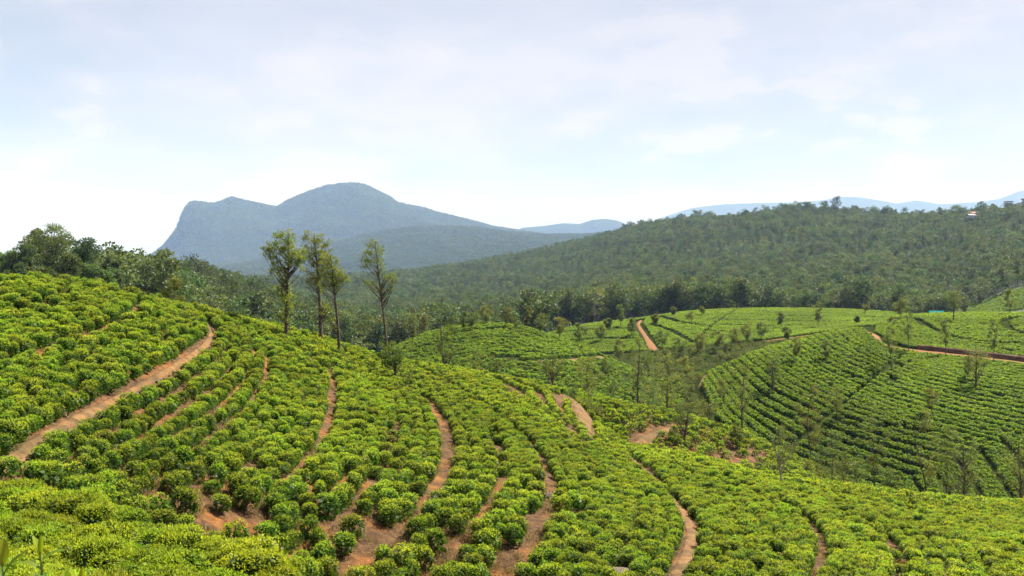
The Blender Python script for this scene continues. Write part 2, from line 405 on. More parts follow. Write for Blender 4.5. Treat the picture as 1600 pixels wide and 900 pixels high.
M_VALLEY = noise_mat('valley_grass_floor', [(0.3, (0.013, 0.020, 0.005)), (0.55, (0.027, 0.036, 0.009)), (0.8, (0.06, 0.048, 0.018))], scale=0.5, detail=8, rough=1.0, bump=0.5, bscale=2, spec=0.0)
M_HILL = noise_mat('forest_floor', [(0.3, (0.035, 0.050, 0.018)), (0.7, (0.07, 0.09, 0.032))], scale=0.05, detail=8, rough=1.0, bump=0.0)
M_FARHILL = noise_mat('far_forest_floor', [(0.3, (0.012, 0.022, 0.009)), (0.6, (0.024, 0.035, 0.013)), (0.75, (0.042, 0.046, 0.021))], scale=0.006, detail=10, rough=1.0, spec=0.0, bump=1.0, bscale=0.03, bdist=14)  # dark floor colour with the canopy's self-shadow painted in
M_TIMBER = noise_mat('dark_timber', [(0.3, (0.02, 0.013, 0.01)), (0.7, (0.075, 0.05, 0.035))], scale=8, rough=0.85, bump=0.3)
M_WHITE = noise_mat('white_wall_paint', [(0.3, (0.26, 0.25, 0.23)), (0.7, (0.38, 0.37, 0.35))], scale=1.5, rough=0.8)
M_GREYWALL = noise_mat('weathered_concrete', [(0.3, (0.18, 0.17, 0.16)), (0.7, (0.34, 0.33, 0.31))], scale=0.8, rough=0.85)
M_TEAL = noise_mat('teal_sheet_roof', [(0.3, (0.02, 0.12, 0.115)), (0.7, (0.035, 0.17, 0.16))], scale=0.9, rough=0.9, spec=0.0)
M_REDROOF = noise_mat('faded_red_roof', [(0.3, (0.22, 0.06, 0.06)), (0.7, (0.36, 0.13, 0.12))], scale=0.8, rough=0.7)
M_GLASS = noise_mat('dark_window', [(0.3, (0.02, 0.025, 0.03)), (0.7, (0.05, 0.06, 0.07))], scale=0.8, rough=0.15, spec=0.6)
M_GREENSTEM = noise_mat('green_stem', [(0.3, (0.10, 0.16, 0.03)), (0.7, (0.18, 0.24, 0.05))], scale=20, rough=0.6)

# ------------------------------------------------------------------ ground sheet (near bank to horizon)
def build_ground():
    cols = PXG[(PXG >= -800) & (PXG <= 2400)]
    near = LDG[LDG < math.log(130)]
    far = LDG[LDG >= math.log(130)][::3]
    lds = np.concatenate([near, far, [LDG[-1]]]) if far[-1] < LDG[-1] else np.concatenate([near, far])
    P, D = np.meshgrid(cols, np.exp(lds), indexing='ij')
    X = (P - 800) / F * D
    Z = ground_z(X, D)
    Z += np.where(D < 420, 0.07 * fbm(X / 1.2, D / 1.2, 3, 3), 0)
    Z += np.where(D > 450, np.minimum((D - 450) / 300, 1) * 4 * fbm(X / 90, D / 90, 3, 9), 0)
    V = np.stack([X, D, Z], -1).reshape(-1, 3)
    nc, nr = len(cols), len(lds)
    idx = np.arange(nc * nr).reshape(nc, nr)
    Fc = np.stack([idx[:-1, :-1], idx[1:, :-1], idx[1:, 1:], idx[:-1, 1:]], -1).reshape(-1, 4)
    cd = np.exp((lds[:-1] + lds[1:]) / 2)
    cp = (cols[:-1] + cols[1:]) / 2
    CP, CD = np.meshgrid(cp, cd, indexing='ij')
    wood = (CD > 420) | ((CP < 600) & (CD > line_d(8, CP) + 16)) | ((CP < 640) & (CD > 140))
    me = mesh_from('ground', V, Fc, [M_SOIL, M_HILL, M_VALLEY], smooth=True, mat_index=np.where(wood, 1, np.where(CD > line_d(10, CP) * 1.01, 2, 0)).ravel())
    obj('ground', me, kind='structure', label='red brown earth of the tea hills and valley floor')
    # the bank the photographer stands on, going on behind the camera
    xs = np.linspace(-40, 40, 60); ys = np.linspace(-45, 0.85, 40)
    X, Y = np.meshgrid(xs, ys, indexing='ij')
    Z = -1.98 - 0.05 * np.abs(X) - 0.10 * (X > 0) * X + 0.05 * fbm(X, Y, 3, 5) - 0.03 * (0.85 - Y) * 0
    Z -= 0.25 * np.clip(np.abs(X) - 0.8, 0, 1)
    V = np.stack([X, Y, Z], -1).reshape(-1, 3)
    idx = np.arange(60 * 40).reshape(60, 40)
    Fc = np.stack([idx[:-1, :-1], idx[1:, :-1], idx[1:, 1:], idx[:-1, 1:]], -1).reshape(-1, 4)
    obj('ground', mesh_from('bank', V, Fc, M_SOIL, smooth=True), kind='structure', label='earth bank behind the viewpoint')
build_ground()

# ------------------------------------------------------------------ far relief: foothill, mountain, distant ranges
def relief(name, label, rows, px0, px1, npx, nd, amp, scale, seed, material):
    """rows: list of lines (column, distance, row) front to back"""
    cols = np.linspace(px0, px1, npx)
    ld = []; pr = []
    for ln in rows:
        a = np.array(ln, float)
        ld.append(pchip(a[:, 0], np.log(a[:, 1]), cols)); pr.append(0.25 * pchip(a[:, 0], a[:, 2], cols) + 0.75 * np.interp(cols, a[:, 0], a[:, 2]))
    ld = np.array(ld); pr = np.array(pr)
    t = np.linspace(0, len(rows) - 1, nd)
    L = np.array([pchip(np.arange(len(rows)), ld[:, i], t) for i in range(npx)])
    R = np.array([pchip(np.arange(len(rows)), pr[:, i], t) for i in range(npx)])
    D = np.exp(L)
    X = (cols[:, None] - 800) / F * D
    Z = -(R - HOR) / F * D
    crest = len(rows) - 2
    fade = np.clip(np.abs(t - crest) / 0.5, 0.2, 1)[None]
    rid = 1 - np.abs(fbm(X / scale, D / scale, 5, seed)) * 2.2
    Z = Z + amp * rid * fade * np.clip(t / 0.4, 0, 1)[None]
    V = np.stack([X, D, Z], -1).reshape(-1, 3)
    idx = np.arange(npx * nd).reshape(npx, nd)
    Fc = np.stack([idx[:-1, :-1], idx[1:, :-1], idx[1:, 1:], idx[:-1, 1:]], -1).reshape(-1, 4)
    o = obj(name, mesh_from(name, V, Fc, material, smooth=True), kind='structure', label=label)
    return cols, t, X, D, Z
FOOT = relief('foothill', 'forested foothill below the mountain',
    [[(100,2660,470),(1400,2660,470)], [(100,3700,445),(400,3700,440),(700,3700,415),(900,3700,410),(1400,3700,440)],
     [(100,5027,440),(300,5027,425),(400,5120,408),(500,5213,384),(600,5306,361),(660,5399,353),(740,5399,356),(800,5399,363),(860,5399,367),(920,5399,366),(980,5399,360),(1100,5399,372),(1400,5399,420)],
     [(100,6300,470),(1400,6300,470)]], 100, 1400, 260, 90, 18, 380, 4, M_FARHILL)
MOUNT = relief('mountain', 'long blue mountain with a steep cliff at one end and a broad summit',
    [[(60,5280,460),(1000,5280,455)],
     [(60,6400,455),(200,6400,440),(300,6400,405),(450,6400,392),(600,6400,372),(800,6400,405),(1000,6400,440)],
     [(60,7680,460),(170,7680,440),(225,7680,408),(255,7680,387),(275,7680,360),(288,7680,328),(296,7712,319),(305,7728,317),(335,7760,320),(345,7808,316),(362,7840,309),(380,7840,314),(410,7840,321),(432,7840,326),(450,7920,315),(490,8000,299),(512,8000,292),(535,8000,289),(560,8000,288),(572,8000,291),(590,8000,300),(608,8000,308),(622,8000,318),(660,8000,326),(690,7920,336),(740,7840,348),(770,7840,356),(800,7840,360),(850,7840,368),(1000,7840,400)],
     [(60,10400,470),(250,9920,450),(1000,10400,460)]], 60, 1000, 520, 150, 70, 900, 11, M_FARHILL)
relief('distant_range', 'small rounded blue hill on the far horizon',
    [[(760,9500,452),(1060,9500,452)], [(760,10500,410),(1060,10500,410)],
     [(760,11000,420),(800,11000,372),(815,11000,356),(850,11000,353),(880,11000,349),(905,11000,350),(925,11000,344),(945,11000,342),(965,11000,345),(985,11000,353),(1010,11000,362),(1060,11000,420)],
     [(760,12500,452),(1060,12500,452)]], 760, 1060, 100, 24, 20, 900, 21, M_FARHILL)
relief('distant_range', 'pale layered ranges beyond the wooded ridge',
    [[(960,13000,452),(2200,13000,452)], [(960,14500,400),(2200,14500,400)],
     [(960,15500,420),(1020,15500,345),(1080,15500,325),(1130,15500,319),(1180,15500,317),(1250,15500,316),(1290,15500,312),(1310,15500,307),(1340,15500,308),(1380,15500,314),(1400,15500,318),(1430,15500,313),(1470,15500,319),(1520,15500,316),(1560,15500,311),(1595,15500,298),(1640,15500,294),(1800,15500,318),(2200,15500,400)],
     [(960,17500,452),(2200,17500,452)]], 960, 2200, 220, 24, 25, 1500, 31, M_FARHILL)

# ------------------------------------------------------------------ polylines on the tea slopes (photo columns / rows of the tea tops)
def densify(pts, step):
    pts = np.asarray(pts, float)
    s = np.concatenate([[0], np.cumsum(np.linalg.norm(np.diff(pts, axis=0), axis=1))])
    n = max(2, int(s[-1] / step) + 1)
    q = np.linspace(0, s[-1], n)
    return np.stack([np.interp(q, s, pts[:, k]) for k in range(pts.shape[1])], 1)
def smooth_poly(pts, n=60):
    pts = np.asarray(pts, float)
    s = np.concatenate([[0], np.cumsum(np.linalg.norm(np.diff(pts, axis=0), axis=1))])
    q = np.linspace(0, s[-1], n)
    out = np.stack([np.interp(q, s, pts[:, k]) for k in range(2)], 1)
    for _ in range(3):
        out[1:-1] = (out[:-2] + 2 * out[1:-1] + out[2:]) / 4
    return out
def guide(pts, k0, k1, n=70):
    p = smooth_poly(pts, n)
    return world_pts(p[:, 0], p[:, 1], k0, k1)
def dist_poly(P, poly):
    """distance from points P (n,2) to polyline, and parameter 0..1 along it"""
    a = poly[:-1]; b = poly[1:]
    best = np.full(len(P), 1e9); par = np.zeros(len(P))
    for i in range(len(a)):
        ab = b[i] - a[i]; L2 = max((ab ** 2).sum(), 1e-9)
        t = np.clip(((P - a[i]) @ ab) / L2, 0, 1)
        d = np.linalg.norm(P - (a[i] + t[:, None] * ab), axis=1)
        m = d < best
        best[m] = d[m]; par[m] = (i + t[m]) / len(a)
    return best, par

def strip(name, poly, width, material, lift=0.10, jit=0.25, seed=0, crown=True, **props):
    p = densify(poly, 0.35 if poly[:, 1].max() < 130 else 1.0)
    n = len(p)
    tg = unit(np.gradient(p, axis=0)); nr = np.stack([-tg[:, 1], tg[:, 0]], 1)
    s = np.linspace(0, 1, n)
    w = np.interp(s, np.linspace(0, 1, len(width)), width)
    arc = np.arange(n) * 0.3
    offs = [-0.5, -0.38, -0.15, 0.15, 0.38, 0.5]
    lifts = [-0.12, lift * 0.7, lift, lift * 0.9, lift * 0.7, -0.12]
    V = []
    for k, (o_, l_) in enumerate(zip(offs, lifts)):
        ww = w * (1 + jit * fbm(arc + k * 31.7, arc * 0 + seed, 3, seed))
        q = p + nr * (o_ * ww)[:, None]
        V.append(np.stack([q[:, 0], q[:, 1], ground_z(q[:, 0], q[:, 1]) + l_ + 0.03 * vnoise(arc * 2 + k * 5, arc * 0, seed + 3)], 1))
    V = np.stack(V, 1)
    idx = np.arange(n * 6).reshape(n, 6)
    Fc = np.stack([idx[:-1, :-1], idx[:-1, 1:], idx[1:, 1:], idx[1:, :-1]], -1).reshape(-1, 4)
    return obj(name, mesh_from(name, V.reshape(-1, 3), Fc[:, ::-1], material, smooth=True), kind='structure', **props)

NEAR = (4, 8)
UPPER_PATH = guide([(-140,800),(-60,745),(0,690),(30,672),(60,655),(110,630),(150,612),(210,583),(270,552),(312,527),(334,508),(330,496),(318,484),(300,474)], *NEAR)
LOWER_PATH = guide([(880,606),(903,614),(912,628),(909,645),(918,660),(940,676),(975,693),(1015,725),(1048,758),(1072,786),(1082,812),(1075,838),(1058,868),(1038,905),(1020,950)], *NEAR)
# the vehicle track beyond the crest at the top of the lower path
strip('footpath', UPPER_PATH, [0.7, 0.48, 0.38, 0.32, 0.30, 0.30], M_PATH, seed=3, label='orange earth footpath with a stone edge crossing the upper slope')
strip('footpath', LOWER_PATH, [2.3, 2.0, 1.0, 0.4, 0.3, 0.42, 0.62, 0.5], M_PATH, seed=5, label='pale earth path winding down the near slope')
BRANCH = guide([(1062,658),(1035,664),(1010,674),(995,686),(985,700)], 9, 10, 40)
strip('footpath', BRANCH, [0.9, 1.2, 1.3], M_PATH, seed=8, label='short brown path branching over the spur')
M2K = (11, 13)
ROAD = guide([(1362,509),(1366,521),(1374,531),(1392,538),(1430,543),(1500,550),(1560,557),(1640,567),(1760,580)], 12, 13, 80)
strip('road', ROAD, [2.8, 2.4, 2.0, 2.0], M_REDROAD, lift=0.12, seed=12, label='red earth road curving round the hill beyond the valley')
M3K = (15, 16)
M3PATH = guide([(1001,498),(996,504),(1002,513),(1010,525),(1016,534),(1022,544)], *M3K, 40)
strip('footpath', M3PATH, [1.3, 1.4, 1.6, 3.2], M_REDROAD, lift=0.12, seed=14, label='orange path climbing the far tea field')
M3EDGE = guide([(1020,546),(1060,541),(1100,537),(1150,533),(1190,529),(1230,525),(1270,519)], *M3K, 40)
strip('road', M3EDGE, [0.8, 1.2, 1.6, 3.0, 3.5, 2.0], M_REDROAD, lift=0.1, seed=15, label='strip of red earth along the foot of the far field')
M1PATH = guide([(790,565),(840,560),(900,557),(940,554),(980,549),(1010,546)], 12, 13, 40)
strip('footpath', M1PATH, [1.2, 1.3, 1.4, 1.2], M_PATH, lift=0.1, seed=17, label='thin level path across the round hill in the valley')
LANE = guide([(1418,547),(1395,566),(1360,592),(1325,622),(1290,650),(1255,680),(1232,700)], *M2K, 40)
WHITEPATH = guide([(1112,573),(1102,582),(1096,592),(1094,600)], *M2K, 20)
strip('footpath', WHITEPATH, [1.0, 1.0], M_PATH, lift=0.1, seed=20, label='short pale track on the shoulder of the hedge hill')

# cut bank above the red road
def bank(poly, h, off, **props):
    p = densify(poly, 1.0); n = len(p)
    tg = unit(np.gradient(p, axis=0)); nr = np.stack([-tg[:, 1], tg[:, 0]], 1)
    nr *= np.sign(nr[:, 1:2] + 1e-9)
    s = np.arange(n) * 0.7
    V = []
    for k, (o_, z_) in enumerate([(off - 0.1, -0.2), (off + 0.1, 0.3 * h), (off + 0.3, 0.75 * h), (off + 0.55, h), (off + 1.6, h * 0.8), (off + 2.6, -0.2)]):
        q = p + nr * (o_ + 0.18 * fbm(s + k * 9, s * 0, 3, 5))[:, None]
        V.append(np.stack([q[:, 0], q[:, 1], ground_z(q[:, 0], q[:, 1]) + z_ + 0.12 * fbm(s * 1.3 + k * 3, s * 0, 2, 8)], 1))
    V = np.stack(V, 1); idx = np.arange(n * 6).reshape(n, 6)
    Fc = np.stack([idx[:-1, :-1], idx[1:, :-1], idx[1:, 1:], idx[:-1, 1:]], -1).reshape(-1, 4)
    obj('earth_bank', mesh_from('bank', V.reshape(-1, 3), Fc, M_BANK, smooth=True), kind='structure', **props)
bank(ROAD[16:], 0.95, 1.5, label='dark cut earth bank above the red road')

# ------------------------------------------------------------------ tea: where every bush stands
class Bushes:
    def __init__(self): self.P = []; self.S = []
    def add(self, P, S): self.P.append(P); self.S.append(S)
    def get(self): return np.concatenate(self.P), np.concatenate(self.S)

def reject(P, S, dmin):
    keep = np.zeros(len(P), bool); cell = {}
    dm = np.broadcast_to(np.asarray(dmin, float), (len(P),)); g = float(dm.max()) * 1.4
    for i, (x, y) in enumerate(P):
        cx, cy_ = int(math.floor(x / g)), int(math.floor(y / g)); ok = True
        for a in (-1, 0, 1):
            for b in (-1, 0, 1):
                for j in cell.get((cx + a, cy_ + b), ()):
                    if (P[j, 0] - x) ** 2 + (P[j, 1] - y) ** 2 < dm[i] * dm[i] * min(S[i], S[j]) ** 2:
                        ok = False; break
                if not ok: break
            if not ok: break
        if ok:
            keep[i] = True; cell.setdefault((cx, cy_), []).append(i)
    return keep

def rows_between_guides(guides, row_sp, bush_sp, ext=0, pair=False):
    """nested rows interpolated between neighbouring guide curves (world x,y)"""
    out = []
    for g0, g1 in zip(guides[:-1], guides[1:]):
        sep = np.median(np.linalg.norm(g0 - g1, axis=1))
        n = max(1, int(round(sep / row_sp)))
        for i in range(n):
            c = g0 * (1 - i / n) + g1 * (i / n)
            q = densify(c, bush_sp)
            q = q + rng.normal(size=q.shape) * 0.07 * row_sp
            out.append(q)
    return np.concatenate(out)

def rows_between_lines(k0, k1, s0, s1, px0, px1, row_sp, bush_sp, wav=0.35, skip=0):
    mid = (px0 + px1) / 2
    a, b = np.log(line_d(k0, mid)), np.log(line_d(k1, mid))
    d0, d1 = math.exp(a + (b - a) * s0), math.exp(a + (b - a) * s1)
    n = max(2, int((d1 - d0) / row_sp))
    pxs = np.linspace(px0, px1, 80); out = []
    for i in range(n + 1):
        if skip and i % skip == skip - 1: continue
        s = s0 + (s1 - s0) * i / n
        la = np.log(line_d(k0, pxs)); lb = np.log(line_d(k1, pxs))
        d = np.exp(la + (lb - la) * s)
        c = np.stack([(pxs - 800) / F * d, d], 1)
        q = densify(c, bush_sp)
        q = q + rng.normal(size=q.shape) * 0.09 * row_sp
        q[:, 1] += wav * vnoise(q[:, 0] / 6, q[:, 1] / 6, 41)
        out.append(q)
    return np.concatenate(out)

# --- near slope
GUIDES = [
 [(-330,470),(-330,490),(-340,560)],
 [(25,428),(0,440),(-60,452),(-200,480),(-340,520)],
 [(108,432),(95,446),(55,462),(0,482),(-120,520),(-340,575)],
 [(222,456),(218,470),(170,492),(90,520),(0,548),(-120,585),(-340,640)],
 [(290,473),(298,486),(268,512),(190,547),(95,580),(0,615),(-120,660),(-340,700)],
 [(318,484),(330,496),(334,508),(312,527),(270,552),(210,583),(150,612),(60,655),(0,690),(-60,745),(-140,800)],
 [(395,499),(415,515),(432,545),(425,585),(395,630),(340,675),(270,715),(190,755),(120,800),(60,850)],
 [(450,512),(478,550),(521,568),(522,600),(517,640),(500,680),(462,718),(420,752),(365,792),(310,835),(240,890)],
 [(490,522),(530,550),(585,572),(612,620),(610,670),(590,720),(550,765),(490,810),(430,850),(370,890)],
 [(525,532),(580,570),(620,588),(670,613),(696,650),(703,690),(690,740),(650,785),(600,830),(545,875),(500,915)],
 [(600,556),(650,585),(720,620),(770,660),(790,700),(785,745),(755,790),(710,835),(665,880),(620,925)],
 [(640,562),(700,588),(760,625),(805,660),(842,695),(860,735),(860,768),(838,812),(803,855),(772,898),(740,940)],
 [(760,582),(810,612),(870,655),(920,690),(965,730),(985,770),(980,810),(950,850),(920,890),(890,940)],
 [(880,606),(903,614),(912,628),(909,645),(918,660),(940,676),(975,693),(1015,725),(1048,758),(1072,786),(1082,812),(1075,838),(1058,868),(1038,905),(1020,950)],
 [(985,697),(1040,718),(1090,742),(1140,768),(1170,795),(1180,825),(1170,860),(1150,895),(1130,940)],
 [(1060,707),(1140,740),(1210,765),(1260,795),(1285,825),(1280,865),(1255,905),(1235,945)],
 [(1150,728),(1230,758),(1310,785),(1370,815),(1405,850),(1400,890),(1380,940)],
 [(1260,751),(1350,780),(1440,805),(1520,835),(1560,870),(1560,910),(1545,950)],
 [(1400,767),(1500,792),(1600,817),(1690,850),(1740,890),(1750,940)],
 [(1560,780),(1660,802),(1780,835),(1880,880),(1920,940)],
 [(1760,792),(1860,812),(2000,850),(2100,910)],
]
GW = [guide(g, *NEAR) for g in GUIDES]
P = rows_between_guides(GW, 0.72, 0.46)
_tg = unit(np.gradient(UPPER_PATH, axis=0)); _nr = np.stack([_tg[:, 1], -_tg[:, 0]], 1)
P = np.concatenate([P] + [densify(UPPER_PATH + _nr * o_, 0.6) for o_ in (-0.44, -0.46, 0.62)])
P = P[rng.permutation(len(P))]
pxv = px_of(P[:, 0], P[:, 1]); top = py_top(pxv, P[:, 1])
spz = np.clip((top - 670) / 90, 0, 1) * np.clip((980 - pxv) / 200, 0, 1)
S = np.clip(rng.normal(0.74, 0.10, len(P)) + 0.20 * spz, 0.55, 1.3)
keep = np.ones(len(P), bool)
# lanes of bare soil along the main contour lines, widening downhill
for gi, w0, w1 in ((7, 0.20, 0.50), (9, 0.20, 0.45), (11, 0.2, 0.5), (8, 0.0, 0.10), (10, 0.0, 0.10), (15, 0.0, 0.2), (16, 0.0, 0.1), (3, 0.2, 0.2), (2, 0.2, 0.2)):
    dd, par = dist_poly(P, GW[gi])
    keep &= dd > (w0 + (w1 - w0) * np.clip(par * 1.3 - 0.2, 0, 1)) * np.clip(1 + 0.9 * fbm(P[:, 0] / 1.6, P[:, 1] / 1.6, 2, 70 + gi), 0.25, 1.6)
for path, w0, w1 in ((UPPER_PATH, 0.37, 0.37), (LOWER_PATH, 0.75, 0.42)):
    dd, par = dist_poly(P, path)
    keep &= dd > np.where(par < 0.25, w0 + 0.3, w1)
# bare patches seen between the bushes (column, row, radius column, radius row)
def in_ell(px, py, e):
    return ((px - e[0]) / e[2]) ** 2 + ((py - e[1]) / e[3]) ** 2 < 1
for e in ((300,752,48,30),(250,760,40,26),(350,735,30,22),(400,722,40,17),(450,698,28,14),(560,800,40,26),(592,800,22,22),(530,858,22,34),(330,645,24,10),(385,710,45,15),
          (600,718,26,12),(830,805,30,38),(800,850,22,30),(898,790,36,20),(965,868,24,28),(655,770,20,16),(720,840,14,16),(40,700,60,24),(20,725,40,25),(118,665,14,8),(240,650,30,8),
          (860,598,26,7),(880,618,26,12),(1010,668,1,1),(800,612,12,6),(1290,850,10,30),(1215,860,9,34),(1340,835,16,8),(1560,880,12,14),(1180,880,10,20),(690,735,9,30)):
    keep &= ~in_ell(pxv, top + 6, (e[0], e[1], e[2] * 0.52, e[3] * 0.55))
# the sparse lower part of the hollow
sparse = np.clip((top - 690) / 90, 0, 1) * np.clip((930 - pxv) / 200, 0, 1) * np.clip((pxv - 120) / 120, 0, 1)
keep &= rng.random(len(P)) > sparse * (0.04 + 0.20 * (fbm(P[:, 0] / 2.2, P[:, 1] / 2.2, 2, 77) > 0.05))
keep &= rng.random(len(P)) > 0.03
right = np.clip((top - 800) / 60, 0, 1) * (pxv > 1050)
keep &= rng.random(len(P)) > right * 0.10
P, S = P[keep], S[keep]
k = reject(P, S, 0.60 - 0.10 * np.clip((740 - py_top(px_of(P[:, 0], P[:, 1]), P[:, 1])) / 120, 0, 1)); P, S = P[k], S[k]
# two bushes that stand alone on bare soil
for lx, ly in ((283, 772), (553, 812)):
    w_ = world_pts([lx], [ly], *NEAR)
    far_ = np.linalg.norm(P - w_, axis=1) > 1.1
    P = np.concatenate([P[far_], w_]); S = np.concatenate([S[far_], [1.08]])
nearP = [P]; nearS = [S]
# just behind the crest
Q = rows_between_lines(8, 9, 0.06, 1.0, -350, 880, 1.0, 0.8)
nearP.append(Q); nearS.append(np.full(len(Q), 1.0))
Q = rows_between_lines(8, 9, 0.04, 0.6, 985, 1900, 1.0, 0.8)
nearP.append(Q); nearS.append(np.full(len(Q), 1.0))
# --- the hedge rows on the bank in front
pb = np.array([(px, line_d(3, px)) for px in np.linspace(-500, 1300, 60)])
B0 = np.stack([(pb[:, 0] - 800) / F * pb[:, 1], pb[:, 1]], 1)
hedge = []
for r in range(7):
    for half in (-0.24, 0.24):
        c = B0 - np.array([0.42, 0.91]) * (1.85 * r + 0.4 + half)
        q = densify(c, 0.52) + 0
        q += rng.normal(size=q.shape) * 0.05
        hedge.append(q)
hedge = np.concatenate(hedge)
hd = np.linalg.norm(hedge, axis=1)
ok = (hedge[:, 1] > 1.6) & (hd > 2.3) & (np.abs(px_of(hedge[:, 0], hedge[:, 1]) - 800) < 1500)
hedge = hedge[ok]
gap = fbm(hedge[:, 0] / 1.7, hedge[:, 1] / 1.7, 2, 15)
hedge = hedge[gap > -0.60]
hpx = px_of(hedge[:, 0], hedge[:, 1]); hrow = HOR - F * (ground_z(hedge[:, 0], hedge[:, 1]) + 0.95) / hedge[:, 1]
hedge = hedge[~((hpx > 440) & (hrow < 960 + 0 * hpx)) & (hrow < 1250) & (np.linalg.norm(hedge, axis=1) > 7)]
hedgeS = np.clip(rng.normal(0.98, 0.07, len(hedge)), 0.8, 1.2)
# clump of bushes by the path bend at the edge of the bank
NP_, NS_ = np.concatenate(nearP), np.concatenate(nearS)
# --- the spur beyond
sp = rows_between_lines(9, 10, 0.0, 1.0, 905, 1380, 1.15, 0.85)
sp = np.concatenate([sp, rows_between_lines(10, 11, 0.05, 0.5, 880, 1380, 1.3, 0.9)])
spx = px_of(sp[:, 0], sp[:, 1]); spt = py_top(spx, sp[:, 1])
kk = dist_poly(sp, BRANCH)[0] > 0.9
kk &= dist_poly(sp, LOWER_PATH)[0] > 1.6
for e in ((1120,712,26,12),(1150,716,26,14),(1180,712,18,10),(1140,700,20,8),(1075,700,22,10),(1218,728,10,6),(1265,722,8,5),(1030,668,20,6),(1160,690,7,9)):
    kk &= ~in_ell(spx, spt + 3, (e[0], e[1], e[2] * 0.62, e[3] * 0.55))
kk &= rng.random(len(sp)) > 0.14 + 0.25 * (fbm(sp[:, 0] / 3, sp[:, 1] / 3, 2, 4) > 0.15)
sp = sp[kk]
NP_ = np.concatenate([NP_, sp]); NS_ = np.concatenate([NS_, np.clip(rng.normal(1.05, 0.15, len(sp)), 0.6, 1.4)])

# --- valley hills
valP = []; valS = []; valSq = []
def add_val(P, S, sq):
    valP.append(P); valS.append(S); valSq.append(np.full(len(P), sq))
G2 = [
 [(1374,512),(1385,532),(1420,548),(1500,556),(1600,567),(1760,590)],
 [(1352,509),(1368,534),(1420,557),(1500,572),(1600,585),(1760,610)],
 [(1325,512),(1362,545),(1430,571),(1500,587),(1600,603),(1760,632)],
 [(1290,518),(1350,556),(1430,588),(1500,605),(1600,624),(1760,655)],
 [(1255,527),(1320,566),(1410,602),(1500,628),(1600,648),(1760,680)],
 [(1222,535),(1290,578),(1380,618),(1480,648),(1580,670),(1760,708)],
 [(1190,544),(1258,592),(1350,632),(1450,664),(1540,686),(1600,702)],
 [(1160,556),(1225,605),(1315,648),(1410,678),(1490,702),(1540,712)],
 [(1135,566),(1190,618),(1280,664),(1370,695),(1440,716),(1480,726)],
 [(1115,576),(1160,630),(1240,680),(1325,710),(1400,736),(1420,742)],
 [(1100,583),(1135,640),(1205,695),(1285,728),(1360,752),(1390,760)],
 [(1094,590),(1115,648),(1175,708),(1245,745),(1320,768),(1370,780)],
]
GW2 = [guide(g, *M2K) for g in G2]
P2 = []
for g0, g1 in zip(GW2[:-1], GW2[1:]):
    sep = np.median(np.linalg.norm(g0 - g1, axis=1))
    n = max(1, int(round(sep / 2.3)))
    for i in range(n):
        for f_ in (0.08, 0.38):     # two bushes deep, then an open lane
            c = g0 * (1 - (i + f_) / n) + g1 * ((i + f_) / n)
            q = densify(c, 0.52); q += rng.normal(size=q.shape) * 0.04
            P2.append(q)
P2 = np.concatenate(P2)
p2x = px_of(P2[:, 0], P2[:, 1]); p2t = py_top(p2x, P2[:, 1])
BLOCK = np.array([(1385,762),(1420,745),(1465,728),(1540,690),(1600,675),(1760,650)], float)
lim = np.interp(p2x, BLOCK[:, 0], BLOCK[:, 1])
kk = ~((p2x > 1385) & (p2t > lim - 2))
kk &= dist_poly(P2, LANE)[0] > 0.46
kk &= dist_poly(P2, ROAD)[0] > 2.2
kk &= dist_poly(P2, WHITEPATH)[0] > 0.7
kk &= ~in_ell(p2x, p2t, (1393, 592, 12, 5))
big = guide([(1270,640),(1330,655),(1400,665),(1450,672)], *M2K, 30)
kk &= dist_poly(P2, big)[0] > 0.5
for ln_ in ([(1210,640),(1270,655),(1290,652)],):
    kk &= dist_poly(P2, guide(ln_, *M2K, 30))[0] > 0.45
kk &= (fbm(P2[:, 0] / 2.5, P2[:, 1] / 2.5, 2, 61) > -0.62)
P2 = P2[kk]
P2 = P2[reject(P2, np.ones(len(P2)), 0.42)]
add_val(P2, np.clip(rng.normal(1.06, 0.06, len(P2)), 0.85, 1.25), 1.0)
# trimmed block of hedges low on the hill
GB = [[(1392,757),(1400,770),(1408,790)], [(1425,744),(1440,765),(1450,790)], [(1455,731),(1478,760),(1490,790)], [(1492,714),(1520,745),(1540,790)],
      [(1528,697),(1560,740),(1590,790)], [(1565,684),(1600,725),(1640,790)], [(1605,675),(1645,715),(1690,790)], [(1650,668),(1700,715),(1750,790)]]
GWB = [guide(g, *M2K) for g in GB]
PB = []
for g0, g1 in zip(GWB[:-1], GWB[1:]):
    for f_ in np.linspace(0.22, 0.78, 5):
        q = densify(g0 * (1 - f_) + g1 * f_, 0.6); q += rng.normal(size=q.shape) * 0.05
        PB.append(q)
PB = np.concatenate(PB)
PB = PB[reject(PB, np.ones(len(PB)), 0.42)]
add_val(PB, np.clip(rng.normal(0.92, 0.05, len(PB)), 0.8, 1.1), 1.0)
# hill above the road
P4 = rows_between_lines(13, 14, 0.05, 1.25, 1372, 1760, 0.80, 0.68, skip=9)
p4x = px_of(P4[:, 0], P4[:, 1])
kk = dist_poly(P4, ROAD)[0] > 2.3
kk &= P4[:, 1] > np.interp(P4[:, 0], ROAD[:, 0], ROAD[:, 1])
for ln_ in ([(1430,496),(1450,508),(1470,519),(1500,527),(1540,533),(1600,535),(1700,537)], [(1600,519),(1580,514),(1568,505),(1572,498),(1590,494)]):
    kk &= dist_poly(P4, guide(ln_, 13, 14, 40))[0] > 1.2
kk &= fbm(P4[:, 0] / 2.2, P4[:, 1] / 5, 2, 33) > -0.55
P4 = P4[kk]; add_val(P4, np.clip(rng.normal(1.02, 0.08, len(P4)), 0.8, 1.3), 1.0)
